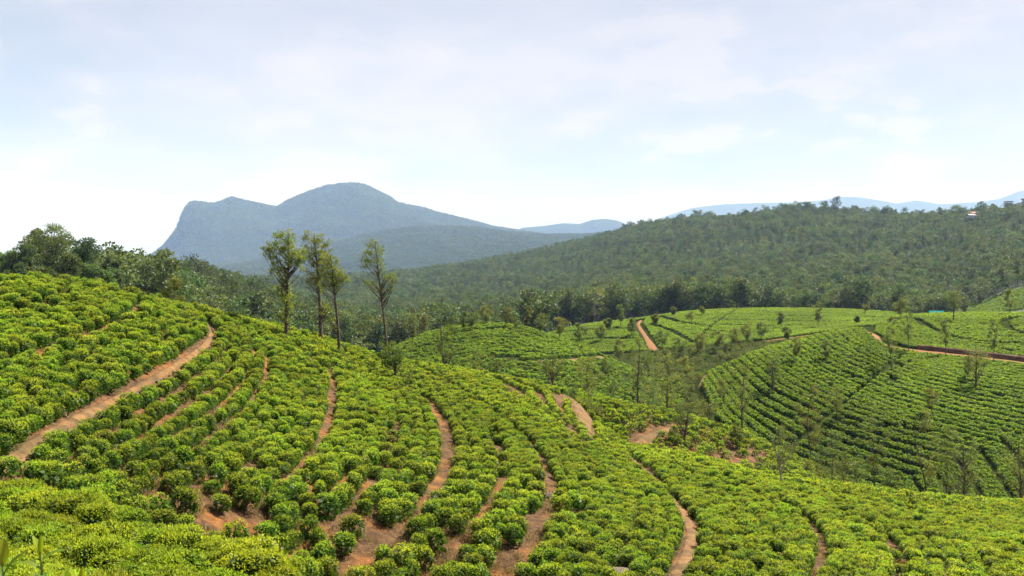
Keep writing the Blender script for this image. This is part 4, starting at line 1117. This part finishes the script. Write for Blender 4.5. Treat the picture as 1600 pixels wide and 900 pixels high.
# trees on the far hills: column, base row, top row, width, lines, style, label
HT = [
 (645,537,490,20,12,13,'t','leftmost thin tree on the side of the round hill'), (664,520,492,22,12,13,'s','second thin tree on the side of the round hill'),
 (725,517,487,16,12,13,'t','slim tree near the top of the round hill'), (738,514,489,22,12,13,'s','bushier tree near the top of the round hill'), (759,505,478,20,12,13,'s','tree on the very top of the round hill'),
 (790,510,480,24,12,13,'s','tree just right of the top of the round hill'), (806,517,493,16,12,13,'b','small dark tree below the top of the round hill'), (823,514,478,16,12,13,'t','tall slim tree on the right of the round hill'),
 (846,523,490,24,12,13,'s','leaning tree on the right shoulder of the round hill'), (874,530,496,26,12,13,'s','rounded tree low on the right shoulder of the round hill'),
 (905,541,505,16,12,13,'t','slim tree at the right end of the round hill'), (967,549,512,22,12,13,'s','tree beside the level path end'),
 (915,530,503,18,15,16,'b','dark tree at the left end of the far field'), (940,532,508,24,15,16,'s','grey tree in the left part of the far field'), (970,510,476,18,15,16,'s','tree left of the orange field path'),
 (987,524,497,18,15,16,'s','tree close beside the orange field path'), (950,514,498,14,15,16,'w','thin leaning tree in the left part of the far field'), (1024,508,492,12,15,16,'w','tiny bare tree right of the orange field path'),
 (1077,504,486,18,15,16,'b','umbrella shaped tree casting a long shadow on the far field'), (1096,492,478,14,15,16,'b','dark round tree at the top of the far field'), (1052,492,480,10,15,16,'s','little shrub at the top edge of the far field'),
 (1220,512,487,14,15,16,'w','faint young tree on the right of the far field'), (1279,511,472,18,15,16,'t','tall young tree on the right of the far field'), (1352,489,474,14,15,16,'b','round dark tree at the far end of the field'),
 (1340,505,494,10,15,16,'s','small shrub before the red road bend'), (1166,535,512,20,15,16,'s','shrub by the red earth at the foot of the far field'), (1190,540,515,24,15,16,'s','larger shrub by the red earth at the foot of the far field'),
 (1408,497,467,26,13,14,'w','wide pale tree on the hill above the road'), (1420,549,478,24,12,13,'w','tall pale tree rising from the lower side of the road'), (1490,500,448,26,13,14,'y','yellow green round tree on the hilltop above the road'),
 (1578,490,452,20,13,14,'w','thin tree on the hilltop near the picture edge'), (1393,578,492,18,12,13,'w','thin faint tree at the lane below the road'), (1477,553,500,16,12,13,'w','slim tree in front of the dark road bank'),
 (1553,565,498,20,12,13,'w','slim pale tree in front of the road bank near the picture edge'), (1525,603,532,46,12,13,'g','spreading tree on the hedge hill casting a dark shadow'), (1512,592,556,18,12,13,'s','small companion beside the spreading tree'),
 (1244,562,528,18,12,13,'w','thin tree on the upper hedge rows'), (1208,607,553,28,12,13,'g','leafy tree on the left flank of the hedge hill'), (1290,560,532,16,12,13,'w','wispy tree in the middle of the upper hedge rows'),
 (1310,655,606,30,12,13,'w','faint airy tree beside the lower end of the lane'), (1455,668,632,22,12,13,'w','faint airy tree at the dark gap in the hedges'), (1130,630,590,24,12,13,'s','scrub tree low on the left flank of the hedge hill'),
 (1035,548,522,24,15,16,'s','airy tree at the foot of the orange field path'), (1062,556,528,26,14,15,'s','pale tree in the dip below the far field'), (1092,552,522,24,14,15,'s','feathery tree in the dip beside the hedge hill shoulder'),
 (1122,546,518,24,14,15,'s','feathery tree below the middle of the far field'), (1148,541,514,22,14,15,'s','light green tree in the dip left of the red earth'), (1012,585,548,26,12,13,'s','pale tree on the slope under the level path'),
 (1045,590,553,28,12,13,'s','wide pale tree in the gap between round hill and hedge hill'), (1072,586,552,24,12,13,'s','light tree at the narrow end of the hedge hill'), (945,600,570,24,12,13,'s','small pale tree low on the round hill'), (1230,534,512,18,14,15,'s','little tree in the dip above the hedge hill shoulder'),
]
for i, (px, br, tr, w, k0, k1, st_, lab) in enumerate(HT):
    st_ = {'s': 'w', 'b': 's', 't': 'w'}.get(st_, st_)
    d = float(hit(px, br, k0, k1)[0]); x, y, z = at(px, d); H = max(1.5, (br - tr) / F * d + 0.7)
    if st_ == 's': st_ = 'h'
    place_tree('hill_tree', (x, y, z - 0.05), styled(800 + i, st_, H, w / F * d, d), lab, group='trees on the far tea hills')

# ------------------------------------------------------------------ the big wood edge trees (left) and single dark tree at the crest
BIG = [(84,178,342,74,'tallest spreading tree of the dark group at the top of the slope'), (38,172,372,58,'rounded dark tree left of the tallest spreading tree'), (128,186,364,60,'spreading dark tree right of the tallest one'),
       (60,190,354,46,'dark tree squeezed behind the tallest spreading tree'), (152,168,398,50,'brownish tree at the right end of the dark group'), (8,176,392,50,'dark tree at the picture edge above the slope'), (106,165,392,52,'lower olive tree in front of the dark group'), (70,160,402,46,'lower brownish tree under the tallest spreading tree'), (30,158,410,44,'low olive tree at the left foot of the dark group'),
       (176,196,394,34,'slender tree just beyond the dark group')]
for i, (px, d, tr, w, lab) in enumerate(BIG):
    x, y, z = at(px, d); H = -(tr - HOR) / F * d - z; ww = w / F * d
    rg = np.random.default_rng(900 + i)
    cl = clumps_round(rg, H * 0.97, ww, 0.35, 40, 0.62) + clumps_umbrella(rg, H, ww * 0.8, 0.6, 8)
    cl = [(c[0], c[1], c[2], c[3] * 1.0, c[4] * 1.0) for c in cl]
    place_tree('spreading_tree', (x, y, z), tree_meshes(900 + i, H, cl, 0.32, 0.34, 240, M_BARK, M_WOOD_LEAF, tone=0.40 if i not in (4, 6, 7) else 0.6, fill=0.35, aspect=0.5), lab, group='dark trees at the top of the slope')
x, y, z = at(273, 74); rg = np.random.default_rng(950); H = -(434 - HOR) / F * 74 - z
place_tree('young_tree', (x, y, z), tree_meshes(950, H, clumps_slender(rg, H, 44 / F * 74, 0.1, 40, 0.0), 0.06, 0.14, 110, M_BARK, M_GREV, tone=0.45, fill=0.0), 'pointed dark green sapling peeping over the upper crest')

# ------------------------------------------------------------------ forest
def forest_shape(seed, kind):
    rg = np.random.default_rng(seed)
    H, w = 16.0, rg.uniform(8.5, 11.0)
    if kind == 'round': cl = clumps_round(rg, H, w, 0.22, 26, 0.7)
    elif kind == 'tall': cl = clumps_slender(rg, H, w * 0.72, 0.28, 26, 0.0)
    else: cl = clumps_umbrella(rg, H, w, 0.35, 20)
    return tree_meshes(seed, H, cl, 0.24, 0.72, 42, M_PALEBARK if kind == 'open' else M_BARK, M_WOOD_LEAF, tone=0.42 if kind != 'open' else 0.55, fill=0.55, aspect=0.62, sides=5)
def joined(pair, name):
    a, b = pair
    va = np.zeros(len(a.vertices) * 3, np.float32); a.vertices.foreach_get('co', va)
    vb = np.zeros(len(b.vertices) * 3, np.float32); b.vertices.foreach_get('co', vb)
    fa = np.array([p.vertices[:] for p in a.polygons]); fb = np.array([p.vertices[:] for p in b.polygons])
    tb = np.zeros(len(b.vertices), np.float32); b.attributes['tone'].data.foreach_get('value', tb)
    V = np.concatenate([va.reshape(-1, 3), vb.reshape(-1, 3)]); Fc = np.concatenate([fa, fb + len(a.vertices)])
    return mesh_from(name, V, Fc, [a.materials[0], b.materials[0]], {'tone': np.concatenate([np.zeros(len(a.vertices)), tb])}, mat_index=np.concatenate([np.zeros(len(fa)), np.ones(len(fb))]))
KINDS_ = ['round', 'round', 'round', 'tall', 'tall', 'open', 'round', 'open']
FOREST = [forest_shape(1000 + i, k) for i, k in enumerate(KINDS_)]
FOREST_J = [joined(p, 'forest_tree_shape') for p in FOREST]
def far_crown(seed, n=130, leaf=1.9, mt=M_FAR_LEAF):
    rg = np.random.default_rng(seed)
    c = clumps_round(rg, 14, 9.5, 0.1, 12, 0.7); P = []; Nn = []
    for q in c:
        d = unit(rg.normal(size=(n // 12 + 1, 3))); d[:, 2] = np.abs(d[:, 2]) * 0.9 - 0.15
        P.append(np.array(q[:3]) + d * np.array([q[3], q[3], q[4]])); Nn.append(unit(d + np.array([0, 0, .3])))
    P = np.concatenate(P); Nn = np.concatenate(Nn)
    V, Fc = leaves(P, Nn, leaf, 0.75, (0.0, 0.5), rg)
    return mesh_from('far_crown', V, Fc, mt, {'tone': np.repeat(np.clip(rg.normal(0.42, 0.09, len(P)), 0, 1), 4)})
FARC = [far_crown(1100 + i) for i in range(6)]

pts = []
d = 150.0
while d < 2150:
    sp = 6.2 if d < 500 else (7.2 if d < 900 else 8.5)
    pxs = np.arange(-330, 1930, sp / d * F)
    q = pxs + rng.uniform(-0.5, 0.5, len(pxs)) * sp / d * F
    pts.append(np.stack([q, d + rng.uniform(-0.5, 0.5, len(pxs)) * sp], 1))
    d += sp
pts = np.concatenate(pts)
fp, fd = pts[:, 0], pts[:, 1]
okm = np.where(fp < 215, fd > 200, np.where(fp < 480, fd > np.interp(fp, [215, 480], [200, 215]), np.where(fp < 640, fd > np.interp(fp, [480, 640], [215, 290]), np.where(fp < 845, fd > 290, fd > 425))))
okm &= ~((fp > 1478) & (fd > 430) & (fd < 548) & (fp > np.interp(fd, [430, 470, 548], [1520, 1490, 1478])))
okm &= ~((fp > 1420) & (fd < 440))
pts = pts[okm]; fp, fd = pts[:, 0], pts[:, 1]
fx = (fp - 800) / F * fd; fz = ground_z(fx, fd) + np.where(fd > 450, np.minimum((fd - 450) / 300, 1) * 4 * fbm(fx / 90, fd / 90, 3, 9), 0)
stand = fbm(fx / 70, fd / 70, 3, 55)
hsc = np.clip(rng.normal(0.80, 0.13, len(fp)) + 0.22 * stand, 0.45, 1.35)
band = (fp > 828) & (fp < 1160) & (fd < 500)
hsc[band] = np.clip(rng.normal(1.10, 0.10, band.sum()), 0.8, 1.4)
leftw = (fp < 480) & (fd < 520); hsc[leftw] *= 0.92
lim20 = line_d(20, fp)
ridge = (fp > 960) & (np.abs(fd - lim20) < 70)
tallr = ridge & (rng.random(len(fp)) < 0.35)
hsc[tallr] *= np.clip(rng.normal(1.25, 0.2, tallr.sum()), 0.9, 1.8)
top = HOR - F * (fz + 16 * hsc) / fd
# what nearer canopy hides is left out
CAN = PY.copy(); dd = np.exp(LDG)
canopy = np.where((dd > 425)[None], 0.55 * 14 / dd * F, 0)
CAN = np.minimum.accumulate(PY - canopy, axis=1)
ui = np.clip(np.rint((fp - PXG[0]) / 10).astype(int), 0, len(PXG) - 1)
vi = np.clip(((np.log(fd) - 0.02 - LDG[0]) / (LDG[1] - LDG[0])).astype(int), 0, len(LDG) - 1)
vis = top < CAN[ui, vi] + 6
fx, fd, fz, hsc, fp, top, tallr, stand = [a[vis] for a in (fx, fd, fz, hsc, fp, top, tallr, stand)]
var = rng.integers(0, 5, len(fx))
opn = (stand > 0.05) & (rng.random(len(fx)) < 0.6)
var[opn] = rng.integers(5, 8, opn.sum())
var[tallr] = rng.choice([3, 5, 7], tallr.sum())
frot = rng.uniform(0, 6.28, len(fx))
print('forest', len(fx))
size_px = 16 * hsc / fd * F
inv = (fp > -10) & (fp < 1610)
rank = np.argsort(np.where(inv, -size_px, 1e9))[:230]
ind = np.zeros(len(fx), bool); ind[rank] = True
for j in rank:
    j = int(j); e = (fx[j], fd[j], fz[j] - 0.1); s = (hsc[j] * (1 + 0.12 * math.sin(j)), hsc[j] * (1 + 0.1 * math.cos(j * 2)), hsc[j])
    if fp[j] < 480: lab, grp = 'wooded slope tree beyond the crest under the mountain cliff', 'trees of the wood behind the near slope'
    elif fp[j] < 830: lab, grp = 'tree of the valley wood behind the round tea hill', 'trees of the valley wood'
    elif fp[j] < 1170: lab, grp = 'tall dark tree of the dense belt behind the far tea field', 'trees of the dark belt'
    else: lab, grp = 'grey green tree at the foot of the wooded ridge', 'trees at the ridge foot'
    place_tree('forest_tree', e, FOREST[var[j]], lab, group=grp, rotz=frot[j], scale=s)
r_ = ~ind & (fd < 1150)
sc = hsc[:, None] * rng.uniform(0.85, 1.2, (len(fx), 3)); sc[:, 2] = hsc
scatter('forest', np.stack([fx, fd, fz], 1)[r_], np.stack([0 * fx, 0 * fx, frot], 1)[r_], sc[r_], var[r_], [proto('forest_shape', m) for m in FOREST_J], label='mixed green wood filling the valley and lower ridge', category='forest')
r_ = ~ind & (fd >= 1150)
scatter('forest', np.stack([fx, fd, fz], 1)[r_], np.stack([0 * fx, 0 * fx, frot], 1)[r_], sc[r_], var[r_], [proto('forest_shape', m) for m in FOREST_J], label='hazy wood along the top of the long ridge', category='forest')

# canopy on the foothill and the mountain flank
def clothe(rel, n, t0, t1, s0, s1, label, seed):
    cols, t, X, D, Z = rel; rg = np.random.default_rng(seed)
    a = rg.uniform(0, len(cols) - 1.01, n); b = np.interp(rg.uniform(0, 1, n), [0, 1], [np.interp(t0, t, np.arange(len(t))), np.interp(t1, t, np.arange(len(t)))])
    i = a.astype(int); j = b.astype(int); fa = a - i; fb = b - j
    g = lambda A: A[i, j] * (1 - fa) * (1 - fb) + A[i + 1, j] * fa * (1 - fb) + A[i, np.minimum(j + 1, len(t) - 1)] * (1 - fa) * fb + A[i + 1, np.minimum(j + 1, len(t) - 1)] * fa * fb
    P = np.stack([g(X), g(D), g(Z) - 2], 1)
    m = fbm(P[:, 0] / 180, P[:, 1] / 180, 3, seed)
    keep = rg.random(n) < np.clip(1.0 + 0.6 * m, 0.6, 1)
    P = P[keep]; n = len(P)
    s = rg.uniform(s0, s1, (n, 1)) * rg.uniform(0.8, 1.2, (n, 3)) * np.array([1, 1, 0.5])
    scatter('forest', P, np.stack([np.zeros(n), np.zeros(n), rg.uniform(0, 6.28, n)], 1), s, rg.integers(0, 6, n), [proto('far_crown', m_) for m_ in FARC], label=label, category='forest')
clothe(MOUNT, 34000, 0.3, 2.1, 1.2, 1.9, 'forest canopy on the flanks of the blue mountain', 6)
clothe(FOOT, 30000, 0.2, 2.15, 0.9, 1.4, 'forest canopy on the foothill below the mountain', 5)

# ------------------------------------------------------------------ valley scrub
def shrub_mesh(seed):
    rg = np.random.default_rng(seed)
    a, b = tree_meshes(seed, 1.5, clumps_round(rg, 1.5, 1.9, 0.05, 12, 0.8), 0.04, 0.16, 34, M_BARK, M_DRYLEAF, tone=0.55, fill=0.0, aspect=0.45)
    return joined((a, b), 'shrub_shape')
SHR = [shrub_mesh(1300 + i) for i in range(5)]
sq = []
for (p0, p1, d0, d1, n) in ((1000,1100,122,170,420), (985,1100,170,262,900), (1040,1330,196,262,300), (600,1000,112,135,160), (1240,1400,96,118,90), (880,930,99,106,14), (1060,1290,244,268,300), (430,700,100,150,160)):
    pxr = rng.uniform(p0, p1, n); dr = rng.uniform(d0, d1, n)
    sq.append(np.stack([(pxr - 800) / F * dr, dr], 1))
sq = np.concatenate(sq)
kk = (dist_poly(sq, M1PATH)[0] > 2) & (dist_poly(sq, M3EDGE)[0] > 2) & (dist_poly(sq, M3PATH)[0] > 3.5) & (dist_poly(sq, GW2[-1])[0] > 1.5)
spx_ = px_of(sq[:, 0], sq[:, 1])
kk &= ~((sq[:, 1] > line_d(12, spx_) - 25) & (sq[:, 1] < line_d(13, spx_) + 2) & (spx_ > 1095))
sq = sq[kk]
scatter('scrub', np.stack([sq[:, 0], sq[:, 1], ground_z(sq[:, 0], sq[:, 1]) - 0.05], 1), np.stack([0 * sq[:, 0], 0 * sq[:, 0], rng.uniform(0, 6.28, len(sq))], 1),
        rng.uniform(0.35, 1.15, (len(sq), 1)) * np.ones((1, 3)), rng.integers(0, 5, len(sq)), [proto('shrub_shape', m) for m in SHR], label='grey green scrub along the valley bottom', category='scrub')

# ------------------------------------------------------------------ dry grass and litter on the bare soil
def tuft(seed, n=26, h=0.16):
    rg = np.random.default_rng(seed)
    P = np.stack([rg.normal(0, 0.09, n), rg.normal(0, 0.09, n), np.full(n, -0.01)], 1)
    Nn = unit(np.stack([rg.normal(0, 0.5, n), rg.normal(0, 0.5, n), np.ones(n)], 1))
    V, Fc = leaves(P, Nn, h, 0.10, (0.75, 1.0), rg)
    return mesh_from('tuft', V, Fc, M_GRASS, {'tone': np.repeat(np.clip(rg.normal(0.55, 0.3, n), 0, 1), 4)})
TUFT = [tuft(1400 + i) for i in range(5)]
gp = rng.uniform(-40, 1640, 26000); gd = np.exp(rng.uniform(math.log(19), math.log(120), 26000))
gx = (gp - 800) / F * gd; G = np.stack([gx, gd], 1)
k_ = (gd > line_d(4, gp) * 0.92) & (gd < line_d(10, gp)) & (dist_poly(G, UPPER_PATH)[0] > 0.42) & (dist_poly(G, LOWER_PATH)[0] > 0.38)
k_ &= fbm(gx / 1.5, gd / 1.5, 3, 90) > -0.1
G = G[k_]
scatter('dry_grass', np.stack([G[:, 0], G[:, 1], ground_z(G[:, 0], G[:, 1]) + 0.02], 1), np.stack([0 * G[:, 0], 0 * G[:, 0], rng.uniform(0, 6.28, len(G))], 1),
        rng.uniform(0.45, 1.4, (len(G), 1)) * np.ones((1, 3)), rng.integers(0, 5, len(G)), [proto('tuft', m) for m in TUFT], label='dry grass tufts and weeds on bare earth between bushes', category='grass')

# ------------------------------------------------------------------ stones, boulders, timber
def rock_mesh(seed, sub=2, flat=0.6, rough=0.25):
    rg = np.random.default_rng(seed)
    import bmesh
    bm = bmesh.new(); bmesh.ops.create_icosphere(bm, subdivisions=sub, radius=1.0)
    V = np.array([v.co[:] for v in bm.verts]); Fc = np.array([[v.index for v in f.verts] for f in bm.faces]); bm.free()
    for _ in range(7):
        nrm = unit(rg.normal(size=3)); c = rg.uniform(0.55, 0.85)
        s = V @ nrm; V = V - np.where(s > c, s - c, 0)[:, None] * nrm[None]
    V *= (1 + rough * 0.4 * rg.normal(size=(len(V), 1)) * 0.3)
    V[:, 2] *= flat
    return mesh_from('stone', V, Fc, M_STONE)
STONES = [rock_mesh(1500 + i, 1) for i in range(6)]
upath = [o for o in bpy.data.objects if o.name == 'footpath'][0]
up = densify(UPPER_PATH, 0.30)
tg = unit(np.gradient(up, axis=0)); nr = np.stack([-tg[:, 1], tg[:, 0]], 1)
nr *= np.sign(nr[:, 0:1] + 1e-9)                   # downhill side, towards the viewer
ci = 0
for i in range(2, len(up) - 4):
    if px_of(up[i, 0], up[i, 1]) < -30: continue
    for q in range(2):
        if rng.random() < 0.22: continue
        p = up[i] + nr[i] * (0.20 + 0.09 * q + rng.normal() * 0.03) + tg[i] * rng.normal() * 0.1
        s = rng.uniform(0.045, 0.12) * (1.15 if q == 0 else 0.9)
        o = obj('stone', STONES[ci % 6], parent=upath, loc=(p[0], p[1], float(ground_z(p[0], p[1])) + 0.05 - 0.05 * q), rotz=rng.uniform(0, 6.28), scale=(s * 1.3, s, s * 1.05))
        ci += 1
BOULD = [((970, 880), 0.48, 0.45, 'big weathered grey boulder half buried beside the lower path'), ((946, 868), 0.34, 0.4, 'smaller brown boulder above the big grey boulder'), ((859, 766), 0.26, 0.7, 'pale upright stone at the head of the bare earth strip'),
         ((990, 896), 0.3, 0.5, 'grey rock below the big boulder at the picture bottom'), ((663, 705), 0.20, 0.7, 'small red brown stone among the bushes in mid slope')]
for i, ((px, py), s, fl, lab) in enumerate(BOULD):
    d = float(hit(px, py - 12, 4, 8)[0]); x, y, z = at(px, d)
    obj('boulder', rock_mesh(1600 + i, 3, fl, 0.2), loc=(x, y, z + 0.06), rotz=i * 1.3, scale=(s * 1.35, s, s), label=lab, category='boulder')
# dark planks at the path bend
d = float(hit(2, 668, 4, 8)[0]); x, y, z = at(2, d)
ts = obj('timber_stack', None, loc=(x, y, z + 0.05), rotz=0.35, label='few dark weathered planks stacked at the path bend', category='planks')
def box_mesh(name, sx, sy, sz, m, bev=0.01):
    import bmesh
    bm = bmesh.new(); bmesh.ops.create_cube(bm, size=1.0)
    bmesh.ops.scale(bm, vec=(sx, sy, sz), verts=bm.verts)
    if bev: bmesh.ops.bevel(bm, geom=bm.edges[:], offset=bev, segments=1, affect='EDGES')
    me = bpy.data.meshes.new(name); bm.to_mesh(me); bm.free(); me.materials.append(m); return me
pl = box_mesh('plank', 0.5, 0.12, 0.05, M_TIMBER)
for i in range(4):
    o = obj('plank', pl, parent=ts, loc=(0.04 * (i % 2), 0.05 * (i - 1.5), 0.04 + 0.09 * i), rotz=0.12 * (i - 1.5))

# ------------------------------------------------------------------ buildings far off
def gable(sx, sy, h, m, over=0.3, th=0.08):
    V = []
    for y_ in (-sy / 2 - over, sy / 2 + over):
        V += [(-sx / 2 - over, y_, 0), (0, y_, h), (sx / 2 + over, y_, 0), (sx / 2 + over, y_, -th), (0, y_, h - th), (-sx / 2 - over, y_, -th)]
    Fc = [(0, 1, 2, 3, 4, 5), (11, 10, 9, 8, 7, 6)] + [(a, a + 6, (a + 1) % 6 + 6, (a + 1) % 6) for a in range(6)]
    return mesh_from('roof', V, Fc, m)
def house(name, loc, rotz, sx, sy, h, rh, wallm, roofm, label, nwin=3):
    e = obj(name, None, loc=loc, rotz=rotz, label=label, category='building')
    w = obj('wall', box_mesh('wall', sx, sy, h, wallm, 0), parent=e, loc=(0, 0, h / 2))
    r = obj('roof', gable(sy, sx, rh, roofm), parent=e, loc=(0, 0, h + 0.03)); r.rotation_euler.z = math.pi / 2
    wm = box_mesh('window', min(0.9, sx / (nwin + 1) * 0.6), 0.08, h * 0.36, M_GLASS, 0)
    for i in range(nwin):
        obj('window', wm, parent=e, loc=(-sx / 2 + sx * (i + 0.75) / (nwin + 0.5), -sy / 2 - 0.02, h * 0.56))
    dm = box_mesh('door', 0.9, 0.08, min(2.0, h * 0.8), M_TIMBER, 0)
    obj('door', dm, parent=e, loc=(sx / 2 - 0.7, -sy / 2 - 0.02, min(2.0, h * 0.8) / 2 + 0.02))
    return e
x, y, z = at(1462, 262)
house('field_shed', (x, y, -(489 - HOR) / F * 262 - 1.75), 0.08, 3.6, 2.2, 1.6, 0.75, M_WHITE, M_TEAL, 'small shed with a teal sheet roof at the edge of the tea hill', 2)
def on_ridge(px, row, d): return ((px - 800) / F * d, d, -(row - HOR) / F * d)
house('hill_house', on_ridge(1517, 341, 1080), 0.2, 9, 6, 3.2, 1.6, M_WHITE, M_GREYWALL, 'tiny white house gleaming among trees on the ridge side')
house('hill_house', on_ridge(1521, 337, 1190), -0.1, 13, 6, 3.0, 2.0, M_WHITE, M_REDROOF, 'long reddish roofed building on the ridge top')
house('hill_house', on_ridge(1594, 336, 1120), 0.15, 16, 7, 3.5, 1.4, M_WHITE, M_GREYWALL, 'pale low building near the picture edge on the ridge')
# flared lookout building on the ridge
tx_, ty_, tz_ = on_ridge(1576, 327, 1190)
tw = obj('lookout_tower', None, loc=(tx_, ty_, tz_ - 8), label='grey flat topped lookout building on the ridge skyline', category='building')
obj('wall', box_mesh('wall', 6.0, 6.0, 16, M_GREYWALL, 0), parent=tw, loc=(0, 0, 8))
obj('roof', box_mesh('roof', 8.6, 8.6, 0.8, M_GREYWALL, 0.1), parent=tw, loc=(0, 0, 17.6))
obj('balcony', box_mesh('balcony', 7.6, 7.6, 0.6, M_GREYWALL, 0.1), parent=tw, loc=(0, 0, 14.4))
for i in range(4):
    obj('window', box_mesh('window', 1.0, 0.12, 1.7, M_GLASS, 0), parent=tw, loc=(-2.1 + 1.4 * i, -3.05, 12.5))
    obj('post', box_mesh('post', 0.5, 0.5, 2.9, M_GREYWALL, 0), parent=tw, loc=(3.4 * (1 if i % 2 else -1), 3.4 * (1 if i > 1 else -1), 16.0))
tx_, ty_, tz_ = on_ridge(1600, 325, 1150)
tm = obj('tiered_tower', None, loc=(tx_, ty_, tz_ - 6), label='red and white tiered tower at the picture edge on the ridge', category='building')
for i in range(4):
    obj('wall', box_mesh('wall', 4.2 - 0.4 * i, 4.2 - 0.4 * i, 3.0, M_WHITE, 0), parent=tm, loc=(0, 0, 1.6 + 4.3 * i))
    obj('tier_roof', box_mesh('tier_roof', 6.6 - 0.6 * i, 6.6 - 0.6 * i, 1.2, M_REDROOF, 0.15), parent=tm, loc=(0, 0, 3.75 + 4.3 * i))

# ------------------------------------------------------------------ tea shoots right in front of the camera
def leaf_blade(L, W, curl, m, tone):
    n = 7; V = []; T = []
    for i in range(n):
        t = i / (n - 1); w = W * (math.sin(math.pi * min(1, t * 0.93 + 0.04)) ** 0.8)
        yb = L * t * (1 - 0.12 * curl * t); zb = -curl * L * t * t * 0.35
        for s in (-1, -0.5, 0, 0.5, 1):
            V.append((s * w / 2, yb, zb + abs(s) * w * 0.16)); T.append(tone + 0.15 * (s == 0))
    idx = np.arange(n * 5).reshape(n, 5)
    Fc = np.stack([idx[:-1, :-1], idx[1:, :-1], idx[1:, 1:], idx[:-1, 1:]], -1).reshape(-1, 4)
    return mesh_from('leaf', V, Fc, m, {'tone': np.clip(T, 0, 1)}, smooth=True)
LB = [leaf_blade(0.070, 0.027, 0.5, M_SHOOT, 0.85), leaf_blade(0.075, 0.032, 0.9, M_SHOOT, 0.45), leaf_blade(0.055, 0.015, 0.1, M_SHOOT, 1.0), leaf_blade(0.085, 0.036, 0.7, M_SHOOT, 0.3)]
def shoot(px, row_top, d, hgt, spec, label):
    x = (px - 800) / F * d; zt = -(row_top - HOR) / F * d
    e = obj('tea_shoot', None, loc=(x, d, zt - hgt), label=label, category='tea shoot', group='tea shoots close to the camera')
    tv, tf = tube([(0, 0, -0.5), (0.004, 0, hgt * 0.3), (0, 0, hgt * 0.62)], [0.004, 0.0035, 0.002], 6)
    obj('stem', mesh_from('stem', tv, tf, M_GREENSTEM, smooth=True), parent=e)
    for k, (z_, yaw, pitch, kind) in enumerate(spec):
        o = obj('leaf', LB[kind], parent=e, loc=(0, 0, hgt * z_)); o.rotation_euler = (math.radians(pitch), 0, math.radians(yaw))
shoot(63, 829, 2.6, 0.15, [(0.55, 10, 84, 2), (0.48, 75, 78, 0), (0.42, -62, 42, 1), (0.30, 100, 35, 1), (0.15, -150, 30, 3), (0.0, 30, 25, 3), (-0.2, -80, 15, 3)], 'yellow green tea shoot with upright bud near the bottom left corner')
shoot(4, 842, 2.3, 0.15, [(0.55, 20, 84, 0), (0.40, -70, 60, 3), (0.30, 60, 50, 3), (0.1, -20, 30, 3), (-0.1, 140, 25, 1), (-0.3, -100, 20, 3)], 'broad leaved tea shoot cut by the left picture edge')
shoot(128, 880, 2.5, 0.14, [(0.55, 10, 85, 2), (0.45, 100, 72, 0), (0.4, -80, 60, 0), (0.2, 170, 40, 1), (0.0, 50, 25, 3)], 'small tea shoot tip rising from the bottom edge')

x, y, z = at(45, 2.75)
o = obj('tea_bush', HEDGE_M[0], loc=(x, y, z), scale=(1.1, 1.1, 1.12), label='tea bush below the bottom left corner that carries the near shoots', category='tea bush')
obj('stem', STEM_M[0], parent=o)
# ------------------------------------------------------------------ haze
hz = mat('haze_air')
hm, ht = hz
pv = N(ht, 'ShaderNodeVolumePrincipled')
pv.inputs['Color'].default_value = (0.39, 0.58, 0.98, 1)
pv.inputs['Absorption Color'].default_value = (1, 1, 1, 1)      # clear air: it scatters, it does not absorb
pv.inputs['Density'].default_value = HAZE_DENSITY
pv.inputs['Anisotropy'].default_value = 0.0
ho = N(ht, 'ShaderNodeOutputMaterial'); ht.links.new(pv.outputs[0], ho.inputs['Volume'])
hx, hy0, hy1, hz0, hz1 = 21000, -1500, 18600, -330, 1720
V = [(-hx, hy0, hz0), (hx, hy0, hz0), (hx, hy1, hz0), (-hx, hy1, hz0), (-hx, hy0, hz1), (hx, hy0, hz1), (hx, hy1, hz1), (-hx, hy1, hz1)]
Fc = [(0, 3, 2, 1), (4, 5, 6, 7), (0, 1, 5, 4), (1, 2, 6, 5), (2, 3, 7, 6), (3, 0, 4, 7)]
obj('haze', mesh_from('haze', V, Fc, hm), kind='stuff', label='thin blue daylight haze filling the valley air')
